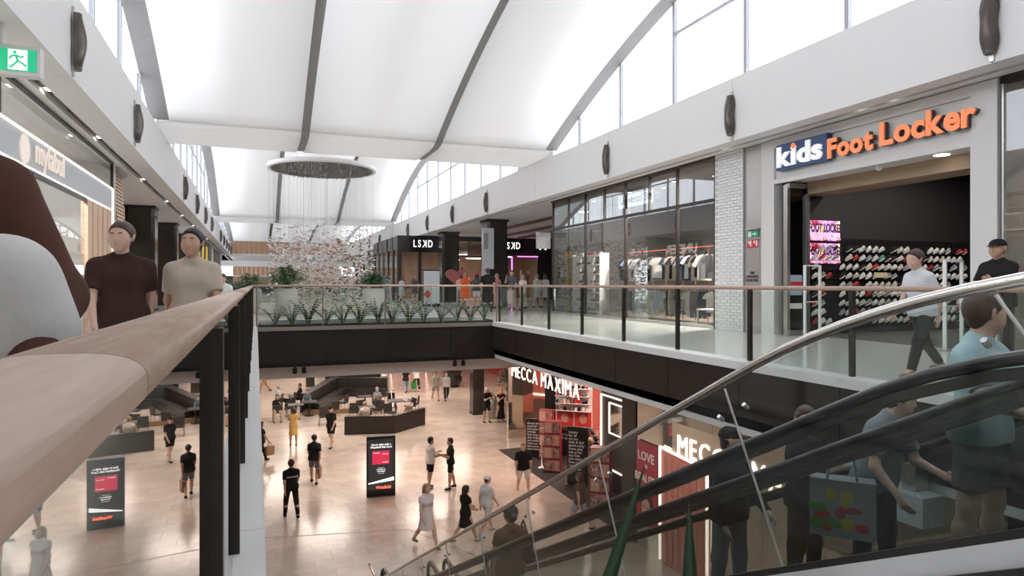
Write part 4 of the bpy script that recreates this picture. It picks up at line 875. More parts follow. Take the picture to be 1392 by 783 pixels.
for nm, xa, xb, lab in (('a', 2.5, 3.5, 'nearer escalator going down, with black handrails and glass sides'), ('b', 3.85, 4.85, 'farther escalator going up, with black handrails and glass sides')):
    e = thing('escalator', lab, 'escalator', ((xa+xb)/2, 7, Z1), world=True)
    for x in (xa, xb):
        P = [(x, y, zpath(1.77, .98, Z1+.95, y)) for y in np.linspace(-.6, 13.8, 60)]
        zb_ = Z1+.95; P += [(x, 13.8+.32*math.sin(t), zb_-.32+.32*math.cos(t)) for t in np.linspace(.25, math.pi, 9)]+[(x, 13.3, zb_-.64)]
        MB().tube(P, .028, 10, 1.5).build('handrail', HB, e, True)
        slant(e, 'handrail_guide', x-.02, x+.02, lambda y: zpath(1.77, .98, Z1+.95, y)-.03, lambda y: zpath(1.77, .98, Z1+.95, y)-.075, -.6, 13.9, TRUSS)
        ys = [-.6]+[1.55+1.3*k for k in range(9)]+[13.9]
        for a, b in zip(ys[:-1], ys[1:]):
            ta = a+(0 if a < 0 else -.4); tb = b-.4 if b < 13.9 else b
            g0 = lambda y: zpath(1.77, .98, Z1+.95, y)-.07; g1 = lambda y: nos(y)+.12
            n = 6; v = [(x-.006, b2, f_(b2)) for f_ in (g0,) for b2 in np.linspace(a+.008, b-.008, n)]+[(x-.006, b2, g1(b2)) for b2 in np.linspace(tb-.008, ta+.008, n)]
            v2 = [(x+.006, p[1], p[2]) for p in v]; m = len(v)
            MB().add(v+v2, [tuple(range(m)), tuple(range(m, 2*m))[::-1]]+[(i, m+i, m+(i+1) % m, (i+1) % m) for i in range(m)]).build('glass_panel', GLE, e)
        slant(e, 'deck', x-.13, x+.13, lambda y: nos(y)+.13, lambda y: nos(y)+.05, -.6, 13.6, STEEL)
    slant(e, 'truss', xa-.15, xb+.15, lambda y: min(nos(y)-.02, -.03), lambda y: max(nos(y)-.85, Z1-.2), .9, 12.8, TRUSS)
    sm_ = MB().box(xa+.14, xb-.14, 0, .40, -.2, 0).mesh('step', STEPM, False, ((xa+xb)/2, 0, 0))
    for k in range(27):
        y = 1.5+.4*k; z = nos(y+.2); link('step', sm_, e, (0, y-7, z-Z1))
    bx('landing_plate', (xa+.1, xb-.1, 12.5, 14.2, Z1, Z1+.02), STEEL, e); bx('landing_plate', (xa+.1, xb-.1, -.8, 1.45, 0, .015), STEEL, e)
cb = thing('balustrade', 'clear glass safety barrier with a chrome handrail sloping beside the nearer escalator', 'balustrade', (2.15, 7, Z1), world=True)
CZ = lambda y: zpath(2.045, 1.22, Z1+1.2, y, .3)
BZ = lambda y: max(1.06-SL*y, Z1+.22)
MB().tube([(2.15, y, CZ(y)) for y in np.linspace(-.8, 13.6, 90)], .022, 10).build('handrail', CHROME, cb, True)
ys = [2.66+1.28*k for k in range(-2, 9)]
SPID = M('spider_steel', (.6, .6, .6), .25, .9)
for a, b in zip(ys[:-1], ys[1:]):
    g0 = lambda y: CZ(y)-.035; g1 = lambda y: BZ(y)-.005
    n = 5; v = [(2.144, y, g0(y)) for y in np.linspace(a+.006, b-.006, n)]+[(2.144, y-.4, g1(y-.4)) for y in np.linspace(b-.006, a+.006, n)]
    v2 = [(2.156, p[1], p[2]) for p in v]; m = len(v)
    MB().add(v+v2, [tuple(range(m)), tuple(range(m, 2*m))[::-1]]+[(i, m+i, m+(i+1) % m, (i+1) % m) for i in range(m)]).build('glass_panel', GLE, cb)
    MB().tube([(2.15, a, g0(a)), (2.15, a-.4, g1(a-.4))], .006, 6).build('joint_rod', STEEL, cb)
    for dy in (-.09, .09):
        yy = a-.06+dy; MB().tube([(2.138, yy, CZ(a)-.13-dy*.5), (2.162, yy, CZ(a)-.15-dy*.5)], .011, 10).build('glass_clamp', SPID, cb)
slant(cb, 'bottom_rail', 2.10, 2.20, BZ, lambda y: BZ(y)-.085, -.8, 13.4, M('rail_white', (.62, .62, .63), .4))
slant(cb, 'shoe', 2.12, 2.18, lambda y: BZ(y)+.03, BZ, -.8, 13.4, TRUSS)
slant(cb, 'cladding', 2.08, 2.3, lambda y: BZ(y)-.085, lambda y: max(BZ(y)-.9, Z1), -.8, 13.4, TRUSS)
o = thing('wall_box', 'white box shaped fitting fixed under the dark right fascia behind the escalators', 'box', (6.35, 4.9, -1.0), world=True)
bx('casing', (6.12, 6.42, 4.62, 5.1, -1.27, -.97), M('box_white', (.62, .64, .66), .4), o); bx('bracket', (6.25, 6.45, 4.8, 4.95, -.97, -.70), STEEL, o)

# ------------------------------------------------------------------ lower mall: cosmetics store on the right
MIR = M('mirror_panel', (.72, .66, .58), .06, .95, var=.03)
PINK = M('pink_wall', (.62, .22, .17), .35, var=.15, scale=2); DARKF = M('dark_carpet', (.022, .018, .017), .7)
for nm, b_, m_ in (('floor', (9.4, 16, 15.3, 25.9, Z1, Z1+.012), DARKF), ('wall_right', (10.5, 13.0, 27.6, 27.75, Z1, -1.05), MIR), ('wall_right', (13.0, 17, 27.6, 27.75, Z1, -1.05), PINK), ('wall_right', (16, 16.1, 6, 27.6, Z1, -1.05), PINK), ('column', (9.42, 9.95, 15.25, 15.95, Z1, -1.05), BLACK),
                   ('ceiling', (9.2, 9.5, 15.9, 26, -1.45, -1.02), BLACK), ('wall_right', (12.6, 16, 18.6, 18.75, Z1, -1.05), PINK)): struct(nm, MB().box(*b_), m_)
mc = struct('wall_right', loc=(9.5, 10, -3))
for k in range(6):
    y1 = 15.2-1.55*k; bx('mirror_panel', (9.45, 9.5, y1-1.54, y1, Z1, -1.02), MIR, mc)
bx('mirror_backing', (9.5, 9.6, 3, 15.25, Z1, -1.0), BLACK, mc)
o = thing('shop_sign', 'long glowing white neon lettering hung along the front of the cosmetics store', 'sign', (9.3, 21, -2), world=True)
letters('MECCA MAXIMA', .47, 5.75, NEON, o, (9.3, 24.05, -2.43), '-X', .012, -.004, .2)
bx('support_bar', (9.33, 9.37, 18.2, 24.2, -1.86, -1.84), BLACK, o)
for y in (18.4, 20.3, 22.2, 24.0): bx('drop_rod', (9.34, 9.36, y-.01, y+.01, -1.85, -1.45), BLACK, o)
o = thing('shop_sign', 'glowing white neon lettering on the mirror panels beside the lit pink portal', 'sign', (9.4, 12.3, -2.5), world=True)
bx('board', (9.435, 9.445, 8.0, 13.6, -2.92, -2.2), M('sign_beige', (.36, .29, .22), .35), o)
letters('MECCA', .46, 2.15, NEON, o, (9.42, 13.35, -2.92), '-X', .02, .0, .2); letters('MAXIMA', .46, 2.5, NEON, o, (9.42, 10.8, -2.92), '-X', .02, .0, .2)
o = thing('lit_portal', 'pink walled portal outlined by a white light tube on the mirror front', 'portal', (9.4, 13.1, Z1), world=True)
bx('wall_panel', (9.40, 9.44, 12.25, 14.0, Z1+.02, -2.95), PINK, o)
for a, b in (((12.2, Z1+.05), (12.2, -3.0)), ((14.05, Z1+.05), (14.05, -2.9)), ((12.2, -3.0), (14.05, -2.9))): MB().tube([(9.38, a[0], a[1]), (9.38, b[0], b[1])], .035, 8).build('light_tube', NEON, o)
for k in range(7): bx('mirror_strip', (9.385, 9.40, 12.35+.24*k, 12.45+.24*k, Z1+.1, -3.1), M('pink_gloss', (.7, .3, .25), .12, .3), o)
NX, NY = -1.2, 4.2
o = thing('neon_light', 'white neon polygon frame standing in the store behind the shop staff', 'light', (13.0+NX, 20+NY, Z1), world=True)
for a, b in (((15.2, 19.4, -1.6), (14.0, 18.9, -2.4)), ((14.0, 18.9, -2.4), (14.0, 18.9, -4.4)), ((15.3, 20.4, -3.6), (14.0, 18.9, -2.7)), ((15.2, 20.6, -4.5), (13.9, 18.9, -4.5))): MB().tube([(a[0]+NX, a[1]+NY, a[2]), (b[0]+NX, b[1]+NY, b[2])], .05, 8).build('light_tube', NEON, o)
bx('base', (13.9+NX, 15.3+NX, 18.8+NY, 20.6+NY, Z1+.012, Z1+.06), BLACK, o); bx('post', (14.0+NX, 14.06+NX, 18.85+NY, 18.95+NY, Z1+.05, -4.4), BLACK, o)
o = thing('lit_mirror', 'dark mirror wall edged with white light beside the store pillar', 'mirror', (11.0, 19.1, Z1), world=True)
bx('board', (11.0, 11.1, 18.2, 20.0, Z1+.012, -2.3), BLACK, o)
for a, b in (((18.25, -2.6), (19.95, -2.6)), ((19.95, -2.6), (19.95, -5.0)), ((18.25, -5.0), (19.95, -5.0))): MB().tube([(10.97, a[0], a[1]), (10.97, b[0], b[1])], .03, 8).build('light_tube', NEON, o)
for a, b in (((18.4, -2.8), (19.4, -2.8)), ((18.4, -3.8), (19.4, -3.8)), ((19.4, -2.8), (19.4, -3.8)), ((18.4, -2.8), (18.4, -3.8))): MB().tube([(10.97, a[0], a[1]), (10.97, b[0], b[1])], .025, 8).build('light_tube', NEON, o)
bx('glass', (10.98, 11.0, 18.45, 19.35, -3.75, -2.85), MIR, o)
CHALK = M('chalk_white', (.75, .74, .72), .8, emit=(1, 1, 1), es=.05)
def chalkboard(x, y, W, H, label, rz, lines):
    o = thing('chalkboard', label, 'chalkboard', (x, y, Z1+.012), rz)
    MB().box(-W/2, W/2, -.03, .03, 0, H).build('board', BLACK, o); MB().box(-W/2-.03, W/2+.03, -.18, .18, 0, .03).build('foot', BLACK, o)
    text('lettering', lines, .12, CHALK, o, (-W/2+.05, -.035, H-.22), '-Y', .001, .001, space=.95)
chalkboard(10.37, 24.4, .62, 1.5, 'black chalkboard with rows of white handwriting at the far corner of the store front', R(-35), 'always be\nyourself\nand wear\nred lips\nlove your\nskin today\nand smile\nmore xx\ntake your\ntime here')
chalkboard(10.26, 20.3, .72, 2.0, 'tall black chalkboard with white handwriting before the shelf counter', R(-40), 'beauty\nfor all\ntry me\nlook & feel\ngood today\ncome play\nask us for\nany help\nyou need\nlove xx\ncolour\nand glow')
FACEP = wood('poster_face_print', (.012, .008, .008), (.72, .40, .34), .5, (6, 6, 6), 1.8)
SKINP = M('poster_skin', (.58, .33, .26), .5, var=.3, scale=9); INK = M('poster_ink', (.03, .02, .02), .5)
def totem(x, y, W, H, label, rz, n):
    o = thing('display_totem', label, 'display', (x, y, Z1+.012), rz)
    MB().box(-W/2, W/2, -W*.35, W*.35, .02, H).build('column', M('totem_red', (.22, .015, .02), .45), o); MB().box(-W/2-.04, W/2+.04, -W*.35-.04, W*.35+.04, 0, .03).build('base', BLACK, o)
    y0 = -W*.35-.006; st = H/n
    for k in range(n):
        MB().box(-W/2+.02, .0, y0, y0+.004, k*st+.06, (k+1)*st-.02).build('photo_print', SKINP if k % 2 else FACEP, o); MB().box(.02, W/2-.02, y0, y0+.004, k*st+.06, (k+1)*st-.02).build('photo_print', FACEP if k % 2 else SKINP, o)
        MB().ball((-W/4, y0-.002, (k+.55)*st), (.07, .004, .035), 10, 6).build('printed_eye', SW, o); MB().ball((-W/4, y0-.005, (k+.55)*st), (.03, .004, .03), 10, 6).build('printed_iris', INK, o)
        MB().box(.06, .08, y0-.003, y0, k*st+.1, (k+1)*st-.08).build('printed_stroke', INK, o)
totem(10.75, 24.0, .55, 1.9, 'red display totem of printed faces behind the far chalkboard', R(-35), 4)
totem(10.2, 22.2, .6, 1.85, 'red display totem with printed eyes and faces right of the far chalkboard', R(-35), 4)
totem(9.95, 18.1, .62, 1.85, 'red display totem with printed eyes nearest the pillar of the store', R(-40), 4)
o = thing('rope_post', 'slim metal queue post between the two far totems', 'post', (10.0, 22.75, Z1+.012)); MB().lathe([(.16, 0), (.16, .02), (.03, .05), (.025, .95), (.04, .97), (0, 1.0)], n=14).build('post', STEEL, o, True)
# shelf counter with goods
o = thing('shelf_counter', 'black store counter with lit shelves of goods and red posters', 'counter', (11.95, 24.1, Z1), math.radians(-38)); rnd = random.Random(6)
MB().box(-.75, .75, -.3, .3, .012, 1.0).build('body', BLACK, o); MB().box(-.75, .75, .2, .3, 1.0, 3.0).build('back_panel', SW, o); MB().box(-.78, .78, -.32, .32, 1.0, 1.05).build('worktop', BLACK, o)
for k in range(4): MB().box(-.72, .72, -.1, .2, 1.75+.3*k, 1.78+.3*k).build('shelf', SW, o)
for k in range(2): MB().box(-.7+.75*k, -.02+.75*k, .17, .195, 1.1, 1.7).build('poster', REDW, o); MB().ball((-.36+.75*k, .165, 1.42), (.15, .01, .2), 12, 8).build('printed_face', SKINP, o)
for k in range(36):
    x = -.68+.152*(k % 9); z = 1.78+.3*(k//9); MB().box(x, x+rnd.uniform(.05, .12), -.05, .1, z, z+rnd.uniform(.06, .2)).build('package', (WHITE, SKINP, BLACK, STEEL, REDW)[rnd.randrange(5)], o)
text('lettering', 'MEET YOUR\nNEW LOOK', .13, CHALK, o, (-.6, -.31, .8), '-Y')
o = thing('shelf_tower', 'tall mirror sided cabinet left of the lit shelf counter', 'cabinet', (12.0, 25.6, Z1+.012), R(-38)); MB().box(-.5, .5, -.3, .3, 0, 1.6).build('lower_body', MIR, o); MB().box(-.5, .5, -.3, .3, 1.6, 2.9).build('upper_body', BLACK, o); MB().box(-.52, .52, -.32, .32, 2.9, 2.95).build('top', BLACK, o)
o = thing('display_counter', 'black counter crowded with bottles in the middle of the cosmetics store', 'counter', (12.2, 21.9, Z1), world=True); bx('body', (11.7, 12.7, 21.3, 22.5, Z1+.012, Z1+.95), BLACK, o); bx('top', (11.65, 12.75, 21.25, 22.55, Z1+.95, Z1+1.0), BLACK, o)
for k in range(24):
    x = 11.75+.17*(k % 6); y = 21.4+.28*(k//6); c = ('amber', 'white', 'pink', 'black')[k % 4]; h = rnd.uniform(.1, .24)
    q = thing('bottle', '%s cosmetic bottle, %s from the left in the %s row on the middle store counter' % (c, ORDN[k % 6], ORDN[k//6]), 'bottle', (x, y, Z1+1.0), 0, 'bottles on the middle counter')
    MB().lathe([(.03, 0), (.035, .01), (.035, h*.7), (.012, h*.8)], n=10).build('body', M('bottle_'+c, {'amber': (.5, .2, .06), 'white': (.8, .78, .75), 'pink': (.75, .35, .32), 'black': (.03, .03, .03)}[c], .25), q, True); MB().lathe([(.015, h*.8), (.015, h)], n=8).build('cap', STEEL, q)
o = thing('tester_stand', 'black stand of white tester bottles in front of the lit mirror', 'display', (10.6, 16.6, Z1+.012)); MB().box(-.25, .25, -.25, .25, 0, 1.1).build('body', BLACK, o)
for k in range(4): MB().lathe([(.22-.05*k, 1.1+.25*k), (.22-.05*k, 1.12+.25*k)], n=14).build('tier', SW, o); MB().lathe([(.02, 1.12+.25*k), (.02, 1.35+.25*k)], n=8).build('stem', STEEL, o)
for k in range(8): MB().lathe([(.03, 0), (.03, .13), (.01, .15), (.01, .18)], ((.15 if k < 4 else .1)*math.cos(k*1.57), (.15 if k < 4 else .1)*math.sin(k*1.57), 1.12+.25*(k//4)), 8).build('tester', SW, o)
o = thing('hanging_poster', 'red hanging poster with white words over a printed woman on the mirror front', 'poster', (9.3, 14.6, -4), world=True)
bx('sheet', (9.38, 9.40, 14.2, 15.15, -5.1, -2.95), M('poster_deep_red', (.40, .03, .045), .45), o)
for q, (bd, z) in enumerate((('LOVE', -3.42), ('IN', -3.60), ('BEAUTY', -3.98))): text('lettering', bd, (.32, .12, .29)[q], SW, o, (9.375, 14.68, z), '-X', .002, .006, 'CENTER')
MB().ball((9.375, 14.62, -4.62), (.01, .30, .42), 20, 12).build('printed_hair', INK, o); MB().ball((9.365, 14.66, -4.66), (.01, .20, .30), 20, 12).build('printed_face', SKINP, o)
for dy in (-.08, .08): MB().ball((9.355, 14.66+dy, -4.6), (.006, .045, .018), 10, 6).build('printed_eye', INK, o)
MB().ball((9.355, 14.66, -4.82), (.006, .06, .025), 10, 6).build('printed_lips', REDW, o)

# ------------------------------------------------------------------ lower mall: kiosk, seating, pots
o = thing('advert_kiosk', 'black upright advertising screen with a red gift card on the open lower floor', 'sign', (3.8, 21.69, Z1), R(-6))
MB().box(-.46, .46, -.10, .10, .03, 1.95).build('case', BLACK, o); MB().box(-.46, .46, -.12, .12, 0, .03).build('base', BLACK, o); MB().box(-.41, .41, -.106, -.10, .22, 1.86).build('screen_face', M('screen_black', (.03, .028, .03), .15, emit=(.02, .02, .02), es=1), o)
SG = M('screen_white', (1, 1, 1), .5, emit=(1, 1, 1), es=1.0)
text('lettering', 'Got it right with a\nWestfield Gift Card', .085, SG, o, (0, -.109, 1.66), '-Y', .001, .002, 'CENTER')
MB().box(-.28, .26, -.11, -.106, 1.05, 1.48).build('gift_card', M('card_red', (.65, .03, .08), .4, emit=(.8, .04, .10), es=.6), o)
text('lettering', 'Westfield', .05, SG, o, (-.25, -.112, 1.40), '-Y', .001); text('lettering', 'Gift Card', .05, SG, o, (.04, -.112, 1.36), '-Y', .001); text('lettering', 'Westfield', .05, SG, o, (.04, -.112, 1.1), '-Y', .001)
text('lettering', '----------\nAvailable at\nConcierge\n----------', .06, SG, o, (0, -.109, .92), '-Y', .001, .001, 'CENTER')
MB().prism([(-.41, .42), (.41, .5), (.41, .62), (-.41, .45)], 1, -.11, -.106).build('white_wedge', SG, o); text('lettering', 'Westfield', .12, M('logo_red', (1, .1, .05), .5, emit=(1, .12, .06), es=2), o, (-.16, -.112, .26), '-Y', .001, .004)
WOODD = M('dark_joinery', (.020, .016, .013), .4, var=.3, scale=3); WARMB = M('seat_base_wood', (.22, .13, .06), .5)
def wallseg(parent, name, a, b, h, th, m, z0=Z1, cap=None):
    d = Vector((b[0]-a[0], b[1]-a[1], 0)); n = Vector((-d.y, d.x, 0)).normalized()*th
    P = [a, b, (b[0]+n.x, b[1]+n.y), (a[0]+n.x, a[1]+n.y)]
    MB().prism(P, 2, z0, z0+h).build(name, m, parent)
    if cap: MB().prism([(p[0]*1.0, p[1]) for p in P], 2, z0+h, z0+h+.03).build('cap', cap, parent)
o = thing('booth_wall', 'low angled dark panelled booth wall in front of the lounge seats', 'bench', (5.9, 31, Z1), world=True)
wallseg(o, 'front_panel', (3.77, 31.0), (5.99, 30.45), .82, .25, WOODD); wallseg(o, 'side_panel', (5.99, 30.45), (7.75, 31.86), .82, .25, WOODD); wallseg(o, 'seat', (3.85, 31.26), (5.9, 30.75), .42, .5, BLACK); wallseg(o, 'seat', (6.05, 30.8), (7.55, 32.0), .42, .5, BLACK)
o = thing('counter_bench', 'long dark stepped seating counter running diagonally through the lower lounge', 'bench', (4, 40, Z1), world=True)
wallseg(o, 'diagonal_panel', (2.2, 37.2), (4.2, 42.5), 1.0, -.5, WOODD, cap=BLACK); wallseg(o, 'long_panel', (4.2, 42.5), (7.6, 41.3), 1.0, .5, WOODD, cap=BLACK); wallseg(o, 'plinth', (2.45, 37.0), (4.5, 41.8), .22, -.5, WARMB); wallseg(o, 'seat', (2.75, 36.9), (4.7, 41.6), .5, -.45, BLACK); wallseg(o, 'seat', (4.7, 41.6), (7.5, 40.6), .5, .4, BLACK); wallseg(o, 'plinth', (2.3, 36.4), (6.3, 36.0), .22, .25, WARMB)
o = thing('counter_bench', 'second dark seating counter with a raised back behind the lower lounge', 'bench', (6, 45, Z1), world=True)
wallseg(o, 'long_panel', (4.3, 45.6), (7.9, 44.6), 1.35, .5, WOODD, cap=BLACK); wallseg(o, 'seat', (4.3, 45.0), (7.8, 44.0), .6, .5, BLACK); wallseg(o, 'end_panel', (7.9, 44.6), (7.7, 43.4), 1.2, .12, WOODD)
CH = M('chair_dark', (.028, .023, .02), .5); LEGW = wood('chair_leg_wood', (.28, .15, .08), (.4, .24, .13))
def chair(x, y, rz, label, group='lounge chairs on the lower floor'):
    o = thing('chair', label, 'chair', (x, y, Z1), rz, group)
    MB().box(-.23, .23, -.22, .22, .42, .48).build('seat', CH, o)
    MB().prism([(-.24, .48), (-.26, .86), (-.21, .86), (-.18, .48)], 0, -.23, .23).build('backrest', CH, o)
    for sx in (-1, 1):
        for sy in (-1, 1): MB().tube([(.2*sx, .19*sy, .43), (.23*sx, .22*sy, 0)], .016, 6).build('leg', LEGW, o)
        MB().box(sx*.235-.02, sx*.235+.02, -.22, .18, .62, .65).build('armrest', CH, o)
    return o
def table(x, y, r, label):
    o = thing('table', label, 'table', (x, y, Z1), 0, 'small tables in the lower lounge')
    MB().box(-r, r, -r, r, .70, .74).build('table_top', CH, o); MB().lathe([(.035, .03), (.035, .70)], n=10).build('stem', BLACK, o); MB().lathe([(.25, 0), (.25, .02), (.05, .04)], n=16).build('foot', BLACK, o)
CHAIRS = [(1.0, 35.3, 0, 'chair of the sitting man at the near left of the lounge'), (1.15, 38.6, 80, 'chair of the pale shirted man at the back left'), (2.3, 38.9, -80, 'chair facing the pale shirted man at the back left'), (1.7, 36.6, 170, 'empty chair across the table from the sitting man'),
          (3.7, 35.2, 30, 'dark chair in the middle of the lounge, nearest the diagonal counter'), (5.6, 38.4, 190, 'dark chair behind the small back table of the lounge'), (6.7, 38.2, 170, 'dark chair right of the small back table of the lounge'), (4.4, 36.9, 60, 'dark chair between the diagonal counter and the back table'), (5.9, 34.4, 150, 'dark chair behind the left booth table'),
          (3.1, 33.4, 180, 'wood legged chair seen from behind by the plinth'), (4.6, 34.0, 170, 'chair beside the diagonal counter'), (5.0, 35.2, 20, 'empty dark chair left of the grey haired woman'), (6.1, 36.0, 180, 'chair of the grey haired woman in the lounge'), (4.9, 32.2, 10, 'dark lounge chair inside the booth wall, left'), (6.3, 33.3, 200, 'dark lounge chair inside the booth wall, right'), (7.6, 34.6, 110, 'dark chair beside the square table at the right end of the lounge'), (8.0, 35.3, 70, 'second dark chair at the right end of the lounge')]
for x, y, a, l in CHAIRS: chair(x, y, R(a), l)
for x, y, r, l in ((1.9, 35.6, .38, 'dark table by the sitting man at the lounge edge'), (1.75, 38.8, .35, 'dark table between the two back left chairs'), (2.6, 36.2, .38, 'dark table against the diagonal counter'), (5.2, 33.6, .4, 'dark table inside the booth, left'), (6.9, 34.9, .42, 'dark square table at the right end of the lounge'), (5.6, 36.9, .35, 'dark table behind the grey haired woman')): table(x, y, r, l)
o = thing('stroller', 'dark pushchair parked beside the grey haired woman', 'pushchair', (7.0, 36.6, Z1)); MB().tube([(0, .3, .95), (.0, .1, .9), (0, -.3, .2)], .02, 6).build('frame', STEEL, o); MB().tube([(-.25, .3, .95), (.25, .3, .95)], .02, 6).build('handle', BLACK, o); MB().tube([(.22, .3, .95), (.22, -.35, .15)], .015, 6).build('frame', STEEL, o); MB().tube([(-.22, .3, .95), (-.22, -.35, .15)], .015, 6).build('frame', STEEL, o); MB().box(-.2, .2, -.25, .2, .4, .5).build('seat', BLACK, o); MB().box(-.2, .2, .12, .2, .5, .85).build('hood', BLACK, o)
for sx in (-.22, .22):
    for sy in (-.3, .25): MB().tube([(sx-.02, sy, .11), (sx+.02, sy, .11)], .11, 14).build('wheel', BLACK, o)
BIGP = [(.3, 0), (.38, .03), (.62, .35), (.66, .6), (.55, .8), (.62, .95), (.66, 1.0), (.6, 1.0)]
pot_plant(12.3, 42.9, Z1, BIGP, PBLK, 'round black pot with a dark plant at the back of the lower floor', 31, 200, .8, 1.0, .35, .07)
pot_plant(13.7, 34.6, Z1, BIGP, PBLK, 'big round black pot with a rubber plant behind the waiting couple', 32, 260, 1.0, 1.5, .38, .09)
pot_plant(12.5, 31.9, Z1, [(.28, 0), (.34, .03), (.42, .6), (.4, .9), (.36, .9)], PBLK, 'tall black pot with a tree like plant behind the waiting couple', 33, 420, 1.0, 2.4, .34, .07)
pot_plant(11.3, 32.2, Z1, [(.18, 0), (.2, .02), (.3, .8), (.26, 1.1), (.22, 1.1)], POT, 'slim grey stone pot between the waiting couple', 34, 40, .2, .3, .12, .03)
o = struct('column', loc=(11.0, 33.4, Z1)); bx('shaft', (10.65, 11.25, 33.2, 33.8, Z1, -1.0), PILM, o); bx('skirting', (10.63, 11.27, 33.18, 33.82, Z1, Z1+.1), BRONZE, o)
for x, y in ((3.4, 46.6), (-4, 33), (-4, 44)): o = struct('column', loc=(x, y, Z1)); bx('shaft', (x-.28, x+.28, y-.28, y+.28, Z1, -1.0), PILM, o)
# lower back wall, shopfronts
lwb = struct('wall_back', loc=(4, 56, Z1)); REDL = M('red_wall', (.30, .035, .03), .5, var=.15)
bx('pale_wall', (-12, 5.0, 52, 52.2, Z1, -1), M('pale_front', (.55, .47, .41), .5), lwb); bx('dark_front', (5.0, 9.5, 54, 54.2, Z1, -1), DK, lwb); bx('red_front', (9.5, 24, 52, 52.2, Z1+.02, -1), REDL, lwb)
for k in range(6): bx('pane', (5.0+.75*k+.02, 5.0+.75*k+.73, 53.9, 53.92, Z1+.05, -1.6), GLS, lwb)
for k, x in enumerate((4.4, 5.5)): bx('dark_pier', (x, x+.55, 51.7, 51.95, Z1, -1), DK, lwb)
struct('wall_left', MB().box(-6.1, -6, -4, 52, Z1, -1), M('lower_left_front', (.42, .38, .35), .4)); struct('wall_right', MB().box(17, 17.1, 27.7, 52, Z1, -1), REDL); struct('wall_right', MB().box(9.6, 9.7, -4, 3, Z1, -1), MIR)
for k, x in enumerate((10.4, 13.2)):
    o = thing('neon_light', 'white lit zigzag frame in the %s red shop window at the lower back' % ('left', 'right')[k], 'light', (x, 51.6, -3.5), world=True)
    for a, b in (((-.5, -4.4), (-.2, -1.8)), ((-.2, -1.8), (.5, -3.2)), ((.5, -3.2), (-.5, -4.4)), ((-.5, -4.4), (-.6, Z1+.1))): MB().tube([(x+a[0], 51.6, a[1]), (x+b[0], 51.6, b[1])], .045, 6).build('light_tube', NEON, o)
    bx('base', (x-.8, x+.1, 51.4, 51.8, Z1, Z1+.1), BLACK, o)
